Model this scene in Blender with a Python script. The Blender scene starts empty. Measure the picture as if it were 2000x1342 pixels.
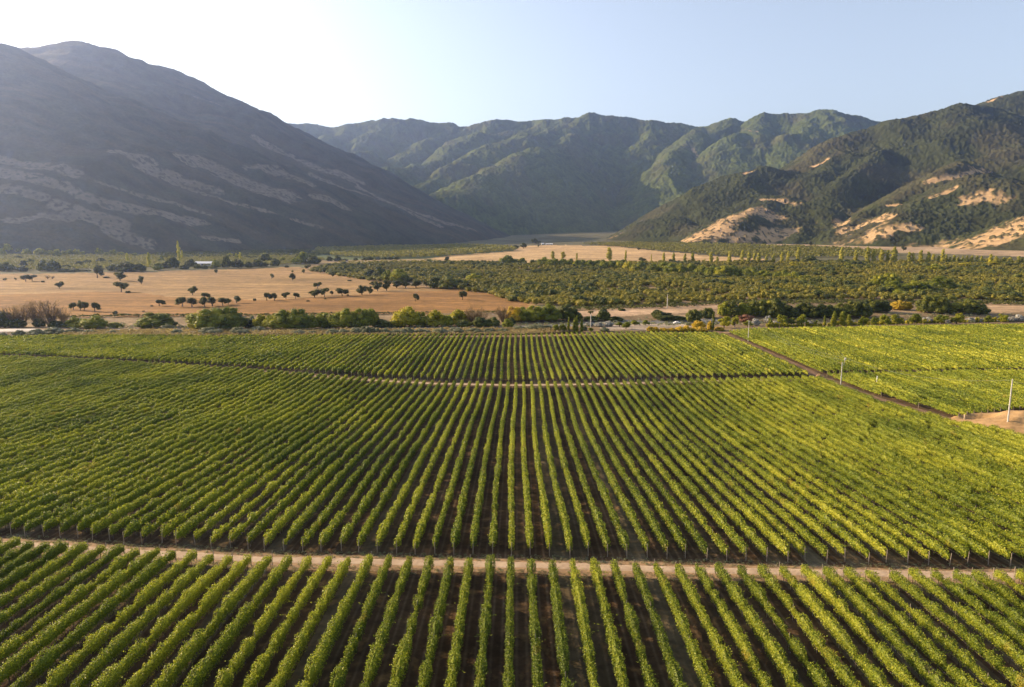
import bpy, math, random
import numpy as np

# ------------------------------------------------------------------ camera, world, sun, exposure
S = bpy.context.scene
COL = S.collection
F = 1333.33                       # focal length in photo pixels (2000 wide)
CAM = np.array([0.0, 0.0, 47.0])
PITCH = math.atan(201 / F)
YAW = 10.0 / F
SUN_EL, SUN_AZ = math.radians(20.5), math.radians(-66)   # azimuth from +Y towards +X
cd = bpy.data.cameras.new("camera"); cam = bpy.data.objects.new("camera", cd); COL.objects.link(cam)
cd.sensor_width = 36; cd.lens = 24; cd.clip_start = 0.5; cd.clip_end = 40000
cam.location = CAM.tolist()
cam.rotation_euler = (math.radians(90) - PITCH, 0, YAW)
S.camera = cam
w = bpy.data.worlds.new("World"); S.world = w; w.use_nodes = True
nt = w.node_tree; bg = nt.nodes["Background"]
sky = nt.nodes.new("ShaderNodeTexSky"); sky.sky_type = 'NISHITA'; sky.sun_disc = False
sky.sun_elevation = SUN_EL; sky.sun_rotation = SUN_AZ
sky.altitude = 300; sky.air_density = 1.0; sky.dust_density = 2.2; sky.ozone_density = 1.0
hs = nt.nodes.new('ShaderNodeHueSaturation'); hs.inputs['Saturation'].default_value = 0.62; nt.links.new(sky.outputs[0], hs.inputs['Color']); nt.links.new(hs.outputs[0], bg.inputs[0]); bg.inputs[1].default_value = 0.107
ld = bpy.data.lights.new("sun", 'SUN'); sun = bpy.data.objects.new("sun", ld); COL.objects.link(sun)
ld.energy = 5.0; ld.angle = math.radians(0.55); ld.color = (1.0, 0.73, 0.43)
sun.rotation_euler = (math.radians(90) - SUN_EL, 0, math.pi - SUN_AZ)
S.view_settings.view_transform = 'Standard'; S.view_settings.look = 'None'
S.view_settings.exposure = 1.3; S.view_settings.gamma = 1.0
S.cycles.use_denoising = True
HAZE = 5.5e-5
S.cycles.max_bounces = 8; S.cycles.transparent_max_bounces = 6
S.cycles.diffuse_bounces = 3; S.cycles.glossy_bounces = 2; S.cycles.transmission_bounces = 3; S.cycles.volume_bounces = 1

# ------------------------------------------------------------------ small maths
_cy, _sy, _cp, _sp = math.cos(YAW), math.sin(YAW), math.cos(PITCH), math.sin(PITCH)
FWD = np.array([-_sy * _cp, _cy * _cp, -_sp]); RGT = np.array([_cy, _sy, 0.0]); UPV = np.cross(RGT, FWD)
def ray(px, py):
    d = FWD + RGT * ((px - 1000) / F) + UPV * ((671 - py) / F)
    return d
def at(px, py, D):                       # point seen at a pixel, D metres away along the ground
    d = ray(px, py); return CAM + d * (D / math.hypot(d[0], d[1]))
def sstep(a, b, x):
    t = np.clip((x - a) / (b - a), 0, 1); return t * t * (3 - 2 * t)
def hsh(ix, iy, seed):
    h = (ix.astype(np.int64) * 374761393 + iy.astype(np.int64) * 668265263 + seed * 974711) & 0xffffffff
    h = ((h ^ (h >> 13)) * 1274126177) & 0xffffffff
    h = (h ^ (h >> 16)) & 0xffffff
    return h.astype(np.float64) / 0xffffff
def vnoise(x, y, seed=0):                # value noise -1..1
    x = np.asarray(x, float); y = np.asarray(y, float)
    x, y = np.broadcast_arrays(x, y)
    ix = np.floor(x); iy = np.floor(y); fx = x - ix; fy = y - iy
    fx = fx * fx * fx * (fx * (fx * 6 - 15) + 10); fy = fy * fy * fy * (fy * (fy * 6 - 15) + 10)
    a = hsh(ix, iy, seed); b = hsh(ix + 1, iy, seed); c = hsh(ix, iy + 1, seed); d = hsh(ix + 1, iy + 1, seed)
    return 2 * (a + (b - a) * fx + (c - a) * fy + (a - b - c + d) * fx * fy) - 1
def fbm(x, y, seed=0, o=4, g=0.5):
    s = 0; a = 1; t = 0
    for i in range(o):
        s = s + a * vnoise(x * (2.03 ** i) + 17.3 * i, y * (2.03 ** i) - 9.1 * i, seed + i); t += a; a *= g
    return s / t
def ridged(x, y, seed=0, o=4, g=0.5):
    s = 0; a = 1; t = 0
    for i in range(o):
        s = s + a * (1 - 2 * np.abs(vnoise(x * (2.1 ** i) + 7.3 * i, y * (2.1 ** i) + 3.1 * i, seed + i))); t += a; a *= g
    return s / t
def floor_z(x, y):
    x = np.asarray(x, float); y = np.asarray(y, float)
    z = np.interp(y, [-60, 30, 53, 68, 80, 95, 120, 150, 180, 210, 240], [7.9, 7.5, 7.2, 6.95, 6.55, 5.75, 4.1, 2.3, 0.9, 0.15, 0.0])
    r = np.hypot(x, y); az = np.arctan2(x, y)
    k = 0.014 + 0.016 * sstep(-0.30, 0.15, az)
    z = z + k * np.maximum(r - 1000, 0) * np.where(y > 0, 1, 0)
    z = z - 2.0 * np.exp(-((y - 405 - 0.05 * x) / 22.0) ** 2)
    z = z + 0.35 * vnoise(x / 60, y / 60, 5) * sstep(10, 60, r) + 1.2 * vnoise(x / 180, y / 180, 6) * sstep(450, 700, r)
    return z
def ground(px, py):                      # where the ray through a pixel meets the valley floor
    d = ray(px, py); lo = 10.0; D = 10.0; n = math.hypot(d[0], d[1])
    ts = np.geomspace(20, 12000, 900) / n
    P = CAM[None] + ts[:, None] * d[None]
    b = P[:, 2] - floor_z(P[:, 0], P[:, 1])
    i = np.argmax(b <= 0)
    if b[i] > 0 or i == 0: raise ValueError((px, py))
    t = ts[i - 1] + (ts[i] - ts[i - 1]) * b[i - 1] / (b[i - 1] - b[i])
    q = CAM + t * d
    return np.array([q[0], q[1], float(floor_z(q[0], q[1]))])

# ------------------------------------------------------------------ materials
def new_mat(name):
    m = bpy.data.materials.new(name); m.use_nodes = True; m.node_tree.nodes.clear(); return m
class NT:
    def __init__(s, m): s.t = m.node_tree; s.n = s.t.nodes
    def add(s, typ, ins=None, **kw):
        n = s.n.new(typ)
        for k, v in kw.items(): setattr(n, k, v)
        for k, v in (ins or {}).items():
            if isinstance(v, bpy.types.NodeSocket): s.t.links.new(v, n.inputs[k])
            else: n.inputs[k].default_value = v
        return n
    def ramp(s, fac, stops):
        n = s.add('ShaderNodeValToRGB', {0: fac}); e = n.color_ramp.elements
        while len(e) < len(stops): e.new(0.5)
        for i, (p, c) in enumerate(stops):
            e[i].position = p; e[i].color = tuple(c) + (1,) if len(c) == 3 else c
        return n.outputs[0]
    def mix(s, f, a, b, mode='MIX'):
        n = s.add('ShaderNodeMix', data_type='RGBA', blend_type=mode)
        for k, v in ((0, f), (6, a), (7, b)):
            if isinstance(v, bpy.types.NodeSocket): s.t.links.new(v, n.inputs[k])
            elif k == 0: n.inputs[0].default_value = v
            else: n.inputs[k].default_value = tuple(v) + (1,)
        return n.outputs[2]
    def noise(s, vec, scale, detail=3, rough=0.55):
        return s.add('ShaderNodeTexNoise', {'Vector': vec, 'Scale': scale, 'Detail': detail, 'Roughness': rough}).outputs['Fac']
    def math(s, op, a, b=0.0, clamp=False):
        n = s.add('ShaderNodeMath', {0: a, 1: b}, operation=op); n.use_clamp = clamp; return n.outputs[0]
    def out(s, sh): s.add('ShaderNodeOutputMaterial', {0: sh})
def leaf_mat(name, stops, trans=0.35, patch=0.02, patch_col=None, patch_lo=0.6, rough=0.55, spec=0.3, island=0.5, bigw=1.3):
    m = new_mat(name); N = NT(m)
    geo = N.add('ShaderNodeNewGeometry'); oi = N.add('ShaderNodeObjectInfo')
    big = N.noise(geo.outputs['Position'], patch, 3)
    f = N.math('ADD', N.math('MULTIPLY', geo.outputs['Random Per Island'], island), N.math('MULTIPLY', oi.outputs['Random'], 0.25))
    f = N.math('ADD', f, N.math('MULTIPLY', N.math('SUBTRACT', big, 0.5), bigw))
    f = N.math('ADD', f, 0.12, True)
    c = N.ramp(f, stops)
    if patch_col:
        p = N.noise(geo.outputs['Position'], patch * 6, 2)
        p = N.math('MULTIPLY', N.math('SUBTRACT', p, patch_lo), 9.0, True)
        p = N.math('MULTIPLY', p, geo.outputs['Random Per Island'])
        c = N.mix(p, c, patch_col)
    b = N.add('ShaderNodeBsdfPrincipled', {'Base Color': c, 'Roughness': rough, 'Specular IOR Level': spec})
    tc = N.mix(1.0, c, (1.25, 1.3, 0.55), 'MULTIPLY')
    t = N.add('ShaderNodeBsdfTranslucent', {0: tc})
    N.out(N.add('ShaderNodeMixShader', {0: trans, 1: b.outputs[0], 2: t.outputs[0]}).outputs[0])
    return m
def plain_mat(name, c1, c2, scale=3.0, rough=0.85, bump=0.0, spec=0.2):
    m = new_mat(name); N = NT(m)
    tc = N.add('ShaderNodeTexCoord').outputs['Object']
    n = N.noise(tc, scale, 5)
    c = N.ramp(n, [(0.3, c1), (0.7, c2)])
    b = N.add('ShaderNodeBsdfPrincipled', {'Base Color': c, 'Roughness': rough, 'Specular IOR Level': spec})
    if bump:
        bn = N.add('ShaderNodeBump', {'Height': N.noise(tc, scale * 4, 5), 'Strength': bump, 'Distance': 0.2})
        N.t.links.new(bn.outputs[0], b.inputs['Normal'])
    N.out(b.outputs[0]); return m

# ------------------------------------------------------------------ mesh helpers
def mesh_np(name, V, Fq, mat=None, smooth=False, cols=None):
    """V (n,3), Fq (m,k) with k = 3 or 4"""
    me = bpy.data.meshes.new(name)
    V = np.ascontiguousarray(V, np.float32); Fq = np.ascontiguousarray(Fq, np.int32); k = Fq.shape[1]
    me.vertices.add(len(V)); me.vertices.foreach_set("co", V.ravel())
    me.loops.add(Fq.size); me.loops.foreach_set("vertex_index", Fq.ravel())
    me.polygons.add(len(Fq)); me.polygons.foreach_set("loop_start", np.arange(len(Fq), dtype=np.int32) * k)
    if smooth: me.polygons.foreach_set("use_smooth", np.ones(len(Fq), bool))
    else: me.polygons.foreach_set("use_smooth", np.zeros(len(Fq), bool))
    me.update(calc_edges=True)
    if cols is not None:
        a = me.color_attributes.new("tint", 'FLOAT_COLOR', 'POINT')
        c = np.ones((len(V), 4), np.float32); c[:, :3] = cols
        a.data.foreach_set("color", c.ravel())
    if mat: me.materials.append(mat)
    return me
def link(name, me, parent=None, loc=None):
    o = bpy.data.objects.new(name, me); COL.objects.link(o)
    if parent is not None: o.parent = parent
    if loc is not None: o.location = loc
    return o
def tag(o, label=None, cat=None, group=None, kind=None):
    for k, v in (('label', label), ('category', cat), ('group', group), ('kind', kind)):
        if v: o[k] = v
    return o
def merge(parts):                        # [(V,F)] with equal face size
    vs, fs, n = [], [], 0
    for V, Q in parts:
        vs.append(V); fs.append(Q + n); n += len(V)
    return np.concatenate(vs), np.concatenate(fs)
def box(x0, x1, y0, y1, z0, z1):
    V = np.array([(x, y, z) for z in (z0, z1) for y in (y0, y1) for x in (x0, x1)], float)
    Q = np.array([(0, 2, 3, 1), (4, 5, 7, 6), (0, 1, 5, 4), (2, 6, 7, 3), (0, 4, 6, 2), (1, 3, 7, 5)])
    return V, Q
def tube(pts, radii, n=6, cap=True):
    pts = np.array(pts, float); V = []; m = len(pts)
    for i in range(m):
        d = pts[min(i + 1, m - 1)] - pts[max(i - 1, 0)]; d /= np.linalg.norm(d) + 1e-9
        a = np.cross(d, (0, 0, 1.0)) if abs(d[2]) < 0.9 else np.cross(d, (0, 1.0, 0)); a /= np.linalg.norm(a); b = np.cross(d, a)
        for k in range(n):
            t = 2 * math.pi * k / n; V.append(pts[i] + radii[i] * (a * math.cos(t) + b * math.sin(t)))
    Q = [(i * n + k, i * n + (k + 1) % n, (i + 1) * n + (k + 1) % n, (i + 1) * n + k) for i in range(m - 1) for k in range(n)]
    if cap:
        V.append(pts[-1]); c = len(V) - 1
        Q += [((m - 1) * n + k, (m - 1) * n + (k + 1) % n, c, c) for k in range(0)]
        Q += [((m - 1) * n + k, (m - 1) * n + (k + 1) % n, (m - 1) * n + (k + 2) % n, c) for k in range(0, n, 2)]
    return np.array(V), np.array(Q)
# ------------------------------------------------------------------ ground cover colours on the valley floor
def wpoly(pts): return np.array([ground(px, py)[:2] for px, py in pts])
def inside(P, x, y):
    r = np.zeros(x.shape, bool); n = len(P); j = n - 1
    for i in range(n):
        xi, yi = P[i]; xj, yj = P[j]
        c = ((yi > y) != (yj > y)) & (x < (xj - xi) * (y - yi) / (yj - yi + 1e-12) + xi)
        r ^= c; j = i
    return r
BEIGE, BROWN, PALE = (0.262, 0.166, 0.073), (0.215, 0.115, 0.038), (0.40, 0.275, 0.145)
FIELDS = [
 ('scrub', (0.085, 0.085, 0.042), [(-80, 498), (600, 492), (600, 528), (300, 534), (-80, 537)]),
 ('green', (0.075, 0.10, 0.038), [(560, 492), (1010, 484), (1010, 500), (830, 508), (600, 510)]),
 ('tan', (0.25, 0.19, 0.10), [(590, 508), (830, 506), (900, 514), (1000, 516), (960, 522), (640, 516)]),
 ('orchard', (0.15, 0.11, 0.06), [(600, 516), (1000, 513), (1500, 512), (2080, 512), (2080, 594), (1500, 594), (1150, 600), (1000, 592), (900, 570), (720, 552), (600, 530)]),
 ('beige', BEIGE, [(-80, 536), (100, 534), (300, 531), (480, 525), (590, 521), (650, 534), (735, 549), (800, 558), (900, 562), (980, 573), (1050, 590), (1050, 603), (800, 615), (-80, 622)]),
 ('brown', BROWN, [(-80, 580), (130, 572), (230, 569), (330, 580), (500, 587), (650, 579), (760, 571), (900, 566), (1000, 580), (1045, 600), (1000, 608), (850, 611), (600, 613), (260, 617), (-80, 622)]),
 ('bank', (0.20, 0.145, 0.085), [(-80, 623), (260, 619), (600, 615), (850, 613), (1040, 606), (1100, 603), (1400, 595), (1480, 592), (2080, 596), (2080, 636), (1420, 645), (1000, 650), (-80, 660)]),
 ('tanstrip', (0.37, 0.26, 0.17), [(1120, 608), (1200, 602), (1300, 598), (1400, 592), (1420, 600), (1340, 611), (1180, 622), (1130, 617)]),
 ('tanright', (0.33, 0.23, 0.14), [(1880, 588), (2080, 590), (2080, 612), (1940, 610), (1880, 600)]),
 ('pale', PALE, [(830, 505), (880, 499), (1000, 490), (1020, 481), (1070, 479), (1200, 481), (1290, 491), (1390, 500), (1500, 506), (1460, 515), (1300, 517), (1000, 515), (900, 513)]),
 ('righttan', (0.33, 0.24, 0.155), [(1400, 475), (1500, 472), (1640, 474), (1800, 480), (2080, 487), (2080, 504), (1850, 496), (1700, 492), (1550, 485)]),
 ('gravel', (0.42, 0.40, 0.38), [(-80, 643), (60, 642), (95, 645), (60, 654), (-80, 657)]),
 ('gravel2', (0.16, 0.16, 0.165), [(520, 645), (620, 641), (760, 640), (1000, 637), (1140, 630), (1360, 622), (1420, 625), (1400, 632), (1180, 635), (1000, 642), (700, 646)]),
 ('sand', (0.33, 0.27, 0.215), [(1170, 634), (1300, 631), (1390, 631), (1360, 638), (1280, 643), (1170, 645)]),
 ('sand2', (0.36, 0.30, 0.25), [(200, 645), (330, 640), (380, 645), (330, 655), (200, 655)]),
]
def floor_cols(x, y):
    c = np.empty((len(x), 3)); c[:] = (0.10, 0.095, 0.05)
    r = np.hypot(x, y)
    # vineyard soil in front
    wx = x + 4 * fbm(x / 14, y / 14, 31, 3) * np.clip(r / 500, 0.3, 2.5); wy = y + 7 * fbm(x / 17, y / 17, 37, 3) * np.clip(r / 500, 0.3, 3)
    for nm, col, pts in FIELDS:
        P = wpoly(pts); m = inside(P, wx, wy)
        c[m] = col
    n = fbm(x / 70 + y / 200, y / 14 + x / 120, 41, 4) + 0.6 * fbm(x / 25, y / 5, 43, 3); n2 = fbm(x / 130, y / 50, 47, 3)
    c *= (1 + 0.30 * n + 0.28 * n2)[:, None]; gr = np.clip(fbm(x / 90, y / 40, 49, 4) * 1.6 - 0.35, 0, 1)[:, None] * 0.45; c = c * (1 - gr) + gr * c * np.array((0.72, 0.78, 0.70))
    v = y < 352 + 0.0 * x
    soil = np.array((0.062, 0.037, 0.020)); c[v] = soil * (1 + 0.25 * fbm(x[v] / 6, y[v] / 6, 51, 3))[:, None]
    return np.clip(c, 0.01, 0.8)
def ground_mat(name='valley_ground'):
    m = new_mat(name); N = NT(m)
    pos = N.add('ShaderNodeNewGeometry').outputs['Position']
    col = N.add('ShaderNodeVertexColor', layer_name='tint').outputs['Color']
    xyz = N.add('ShaderNodeSeparateXYZ', {0: pos}); X, Y = xyz.outputs[0], xyz.outputs[1]
    u = N.math('DIVIDE', N.math('ADD', X, 0.75), 2.5); fr = N.math('FRACT', u); fl = N.math('FLOOR', u)
    d = N.math('ABSOLUTE', N.math('SUBTRACT', N.math('ABSOLUTE', N.math('SUBTRACT', fr, 0.5)), 0.2))
    rut = N.math('SUBTRACT', 1.0, N.math('MULTIPLY', d, 11.0), True)
    wn = N.add('ShaderNodeTexWhiteNoise', {'W': fl}, noise_dimensions='1D').outputs['Value']
    vm = N.math('LESS_THAN', Y, 350.0)
    rut = N.math('MULTIPLY', N.math('MULTIPLY', rut, vm), N.noise(pos, 0.35, 3))
    col = N.mix(N.math('MULTIPLY', rut, 0.8), col, (0.17, 0.125, 0.085))
    col = N.mix(N.math('MULTIPLY', N.math('MULTIPLY', N.math('POWER', wn, 4.0), 0.75), vm), col, (0.13, 0.115, 0.075))
    lit = N.math('MULTIPLY', N.math('SUBTRACT', N.noise(pos, 0.55, 4), 0.56), 7.0, True)  # sunlit patches between the rows, painted into the soil colour
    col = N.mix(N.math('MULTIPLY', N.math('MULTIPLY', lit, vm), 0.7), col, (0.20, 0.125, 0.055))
    n = N.noise(pos, 0.9, 6, 0.6); n2 = N.noise(pos, 0.12, 5, 0.6)
    col = N.mix(1.0, col, N.ramp(n, [(0.3, (0.65, 0.65, 0.65)), (0.7, (1.35, 1.33, 1.3))]), 'MULTIPLY')
    col = N.mix(1.0, col, N.ramp(n2, [(0.3, (0.70, 0.72, 0.68)), (0.7, (1.28, 1.26, 1.24))]), 'MULTIPLY')
    st = N.add('ShaderNodeVectorMath', {0: pos, 1: (0.010, 0.095, 0.0)}, operation='MULTIPLY').outputs[0]
    col = N.mix(1.0, col, N.ramp(N.noise(st, 1.0, 5, 0.6), [(0.32, (0.72, 0.73, 0.72)), (0.68, (1.26, 1.25, 1.24))]), 'MULTIPLY')
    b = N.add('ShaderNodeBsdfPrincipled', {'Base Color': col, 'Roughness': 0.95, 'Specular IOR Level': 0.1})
    bn = N.add('ShaderNodeBump', {'Height': n, 'Strength': 0.6, 'Distance': 0.15}); N.t.links.new(bn.outputs[0], b.inputs['Normal'])
    N.out(b.outputs[0]); return m
M_GROUND = ground_mat()
def polar(az, r):
    A, R = np.meshgrid(az, r, indexing='ij'); x = np.sin(A) * R; y = np.cos(A) * R
    na, nr = A.shape; i = np.arange(na * nr).reshape(na, nr)
    Q = np.stack([i[:-1, :-1], i[1:, :-1], i[1:, 1:], i[:-1, 1:]], -1).reshape(-1, 4)[:, ::-1]
    return x.ravel(), y.ravel(), Q
az = np.concatenate([np.linspace(-math.pi, -0.8, 60)[:-1], np.linspace(-0.8, 0.8, 1300), np.linspace(0.8, math.pi, 60)[1:]])
d1 = 45 * F / np.arange(1500.0, 175, -3); d2 = 45 * F / np.arange(175.0, 12, -0.7)
rr = np.concatenate([[0.01, 15, 30], d1, d2, np.linspace(5400, 14000, 12)]); rr = np.unique(rr)
x, y, Q = polar(az, rr)
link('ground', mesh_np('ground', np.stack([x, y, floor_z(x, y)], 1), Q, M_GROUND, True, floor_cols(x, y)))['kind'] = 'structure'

# ------------------------------------------------------------------ mountains: ridge lines given their own distance, then tents, gullies and tree cover
def spur(pts, k=0.80, wd=95, f=1.22): return (crest([(a, b, 6500 - (6500 - D) * f) for a, b, D in pts]), k, wd)
def crest(pts):                          # (px, py, D) -> world polyline
    return np.array([at(px, py, D) for px, py, D in pts])
def tents(x, y, ridges, base, soft=25.0):
    H = base.copy()
    x = x.astype(np.float32); y = y.astype(np.float32)
    for C, k, wd in ridges:
        best = np.full(x.shape, -1e4, np.float32)
        for a, b in zip(C[:-1], C[1:]):
            dx, dy = b[0] - a[0], b[1] - a[1]; L2 = dx * dx + dy * dy + 1e-6
            t = np.clip(((x - a[0]) * dx + (y - a[1]) * dy) / L2, 0, 1)
            d = np.sqrt((x - a[0] - t * dx) ** 2 + (y - a[1] - t * dy) ** 2 + wd * wd) - wd
            z = a[2] + t * (b[2] - a[2]) - k * d + 0.00006 * d * d * k * 0.8
            np.maximum(best, np.where(d < 6000, z, -1e4), out=best)
        h = np.clip(0.5 + 0.5 * (best - H) / soft, 0, 1)
        H = H * (1 - h) + best * h + soft * h * (1 - h) * 0.5
    return H
def mountain(name, ridges, az0, az1, na, rs, amp, patches=None, forest=(0.040, 0.050, 0.026), grass=(0.30, 0.235, 0.15), seed=1, tree=9.0, treeamp=5.0, grasslvl=None, gully=420.0):
    x, y, Q = polar(np.linspace(az0, az1, na), rs)
    base = floor_z(x, y)
    wx = x + 60 * fbm(x / 320, y / 320, seed + 60, 3); wy = y + 60 * fbm(x / 320, y / 320, seed + 70, 3)
    H0 = tents(wx, wy, ridges, base - 60)
    up = np.clip((H0 - base) / 260, 0, 1)
    g = ridged(wx / gully, wy / gully, seed, 5, 0.47)
    H = H0 + amp * up * (g - 0.25) + 0.10 * amp * up * fbm(x / 60, y / 60, seed + 9, 3)
    # masks
    NS = (0.70 if name == 'right_mountain' else 0.86)
    slope_up = sstep(0, 120, H - base)
    gm = np.full(x.shape, -0.35)
    for (pts, wdt, st) in (patches or []):   # streaks of dry grass: world polyline, half width
        best = np.full(x.shape, 1e9)
        for a, b in zip(pts[:-1], pts[1:]):
            dx, dy = b[0] - a[0], b[1] - a[1]; L2 = dx * dx + dy * dy + 1e-6
            t = np.clip(((wx - a[0]) * dx + (wy - a[1]) * dy) / L2, 0, 1)
            best = np.minimum(best, np.hypot(wx - a[0] - t * dx, wy - a[1] - t * dy))
        gm = np.maximum(gm, st * NS * (1 - best / wdt))
    nz = (0.75 * fbm(x / 70, y / 70, seed + 20, 4) if name != 'left_mountain' else 1.0 * fbm((x + 0.25 * y) / 190, (y - 0.1 * x) / 34, seed + 20, 4)) + 0.45 * fbm(x / 22, y / 22, seed + 25, 3)
    if grasslvl is not None:
        lf = np.exp(-np.maximum(H - base, 0) / grasslvl[0]) * grasslvl[1]
        gm = np.maximum(gm, lf - 0.45 + 0.8 * fbm(x / 240, y / 240, seed + 33, 3))
    G = sstep(0.0, 0.30 if name == 'right_mountain' else 0.18, gm + 0.55 * nz - 0.18) * np.where(gm > -0.3, 1, 0)
    spots = sstep(0.30, 0.42, vnoise(x / tree, y / tree, seed + 44))
    G = G * (1 - 0.85 * spots)
    T = vnoise(x / tree, y / tree, seed + 50) + 0.6 * vnoise(x / (tree * 0.5), y / (tree * 0.5), seed + 51)
    H = H + treeamp * (1 - G) * (0.6 + 0.8 * T) * np.clip((H - base) / 15, 0.0, 1)
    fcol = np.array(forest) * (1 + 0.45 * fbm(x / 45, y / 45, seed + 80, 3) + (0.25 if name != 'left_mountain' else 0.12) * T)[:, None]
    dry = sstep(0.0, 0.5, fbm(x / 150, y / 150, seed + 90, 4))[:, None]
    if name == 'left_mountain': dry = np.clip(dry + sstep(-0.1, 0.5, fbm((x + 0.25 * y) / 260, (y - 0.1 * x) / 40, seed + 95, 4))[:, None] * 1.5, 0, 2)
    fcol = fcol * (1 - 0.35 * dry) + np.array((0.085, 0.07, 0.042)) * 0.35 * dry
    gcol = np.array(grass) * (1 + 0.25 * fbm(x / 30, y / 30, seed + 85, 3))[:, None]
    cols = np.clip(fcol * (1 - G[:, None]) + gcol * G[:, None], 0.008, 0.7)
    keep = (H > base - 6)[Q].any(1)
    Q = Q[keep]; used = np.unique(Q); rm = np.full(len(x), -1); rm[used] = np.arange(len(used))
    V = np.stack([x, y, np.maximum(H, base - 12)], 1)[used]
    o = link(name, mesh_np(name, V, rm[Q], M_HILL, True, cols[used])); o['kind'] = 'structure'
    return o
M_HILL = new_mat('hillside'); _N = NT(M_HILL)
_c = _N.add('ShaderNodeVertexColor', layer_name='tint').outputs['Color']
_p = _N.add('ShaderNodeNewGeometry').outputs['Position']
_c = _N.mix(1.0, _c, _N.ramp(_N.noise(_p, 0.11, 4, 0.65), [(0.3, (0.74, 0.75, 0.74)), (0.7, (1.26, 1.24, 1.2))]), 'MULTIPLY')
_b = _N.add('ShaderNodeBsdfPrincipled', {'Base Color': _c, 'Roughness': 1.0, 'Specular IOR Level': 0.05})
_N.out(_b.outputs[0])
def streak(pts, wdt, st=1.0): return (np.array([at(*p)[:2] for p in pts]), wdt, st)
def caststreak(pts, wdt, st, RR):         # put a streak where the slope seen there really is
    out = []
    for a, b, D in pts:
        d = ray(a, b); n = math.hypot(d[0], d[1]); r = np.linspace(1500, 5600, 500); P = CAM[None] + (r / n)[:, None] * d[None]
        H = tents(P[:, 0].copy(), P[:, 1].copy(), RR, floor_z(P[:, 0], P[:, 1]) - 60); k = np.nonzero(H > P[:, 2])[0]
        k = k[0] if len(k) else int(np.argmin(np.abs(r - D))); out.append(P[k, :2])
    return (np.array(out), wdt, st)
def lstreak(pts, wdt, st=1.0): return caststreak(pts, wdt * (0.62 if pts[0][1] < 0 or wdt > 52 and pts[0][0] < 100 else 0.85), st, L_R)
def rstreak(pts, wdt, st=1.0): return caststreak(pts, wdt, st, R_R)

L_R = [  # unseen crest left of the frame is shaped low to let sunlight in
 (crest([(-1600, 440, 5400), (-1000, 420, 5200), (-700, 380, 5000), (-500, 350, 4900), (-300, 240, 4600), (-100, 125, 4400), (33, 100, 4300), (95, 98, 4250), (161, 92, 4200), (196, 102, 4200), (245, 116, 4180), (287, 132, 4180), (332, 135, 4180), (353, 144, 4170), (378, 163, 4170), (416, 177, 4160), (455, 195, 4160), (514, 224, 4150), (546, 242, 4150), (595, 266, 4150), (647, 298, 4150), (700, 326, 4150), (729, 347, 4150), (796, 378, 4200), (845, 401, 4250), (929, 434, 4350), (1010, 453, 4450)]), 0.56, 70),
 (crest([(-1400, 450, 4000), (-1000, 420, 3800), (-750, 370, 3700), (-550, 360, 3600), (-400, 260, 3500), (-230, 200, 3450), (-80, 95, 3400), (0, 85, 3350), (36, 103, 3300), (87, 132, 3250), (210, 182, 3150), (350, 232, 3050), (440, 268, 3000), (560, 330, 2950), (680, 390, 2950), (800, 440, 3000)]), 0.60, 60),
 (crest([(-300, 330, 3400), (-100, 240, 3200), (0, 215, 3050), (175, 285, 2900), (280, 335, 2800), (400, 395, 2700), (520, 450, 2600)]), 0.58, 60),
 (crest([(-500, 440, 3000), (-200, 390, 2850), (0, 375, 2750), (150, 425, 2620), (260, 465, 2500)]), 0.55, 50),
]
def sp(*p): return list(p)
L_P = [
 lstreak([(-60, 270, 2650), (0, 300, 2550), (80, 330, 2420), (150, 350, 2350)], 60), lstreak([(-60, 320, 2450), (40, 345, 2330), (150, 380, 2250), (230, 405, 2200), (330, 420, 2200), (400, 435, 2180)], 55, 1.1),
 lstreak([(0, 365, 2280), (80, 390, 2200)], 35), lstreak([(110, 405, 2150), (170, 420, 2100), (250, 442, 2060)], 42, 1.2), lstreak([(20, 430, 2080), (80, 424, 2080), (140, 432, 2060)], 28),
 lstreak([(220, 305, 2500), (280, 325, 2430)], 40), lstreak([(285, 338, 2500), (350, 355, 2450), (430, 382, 2420)], 34), lstreak([(365, 320, 2900), (420, 325, 2850), (470, 350, 2800), (545, 375, 2760)], 90, 1.1),
 lstreak([(480, 320, 3100), (550, 330, 3050), (590, 355, 3000)], 50), lstreak([(520, 275, 3500), (570, 300, 3450), (620, 325, 3400), (700, 350, 3500)], 60), lstreak([(600, 380, 3000), (650, 400, 3000)], 40),
 lstreak([(710, 364, 3650), (780, 400, 3550), (860, 433, 3600), (920, 449, 3700)], 38, 1.0), lstreak([(230, 460, 2060), (300, 478, 2030)], 45), lstreak([(410, 465, 2150), (470, 472, 2130)], 26),
 lstreak([(780, 405, 3400), (850, 440, 3500)], 45), lstreak([(360, 190, 4000), (430, 210, 3950)], 18, 0.8), lstreak([(620, 340, 3300), (760, 400, 3300)], 40, 0.9),
 lstreak([(200, 365, 2350), (330, 395, 2300), (420, 420, 2260)], 18, 0.9), lstreak([(300, 345, 2550), (480, 410, 2500), (640, 450, 2550)], 16, 0.8),
]
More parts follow.
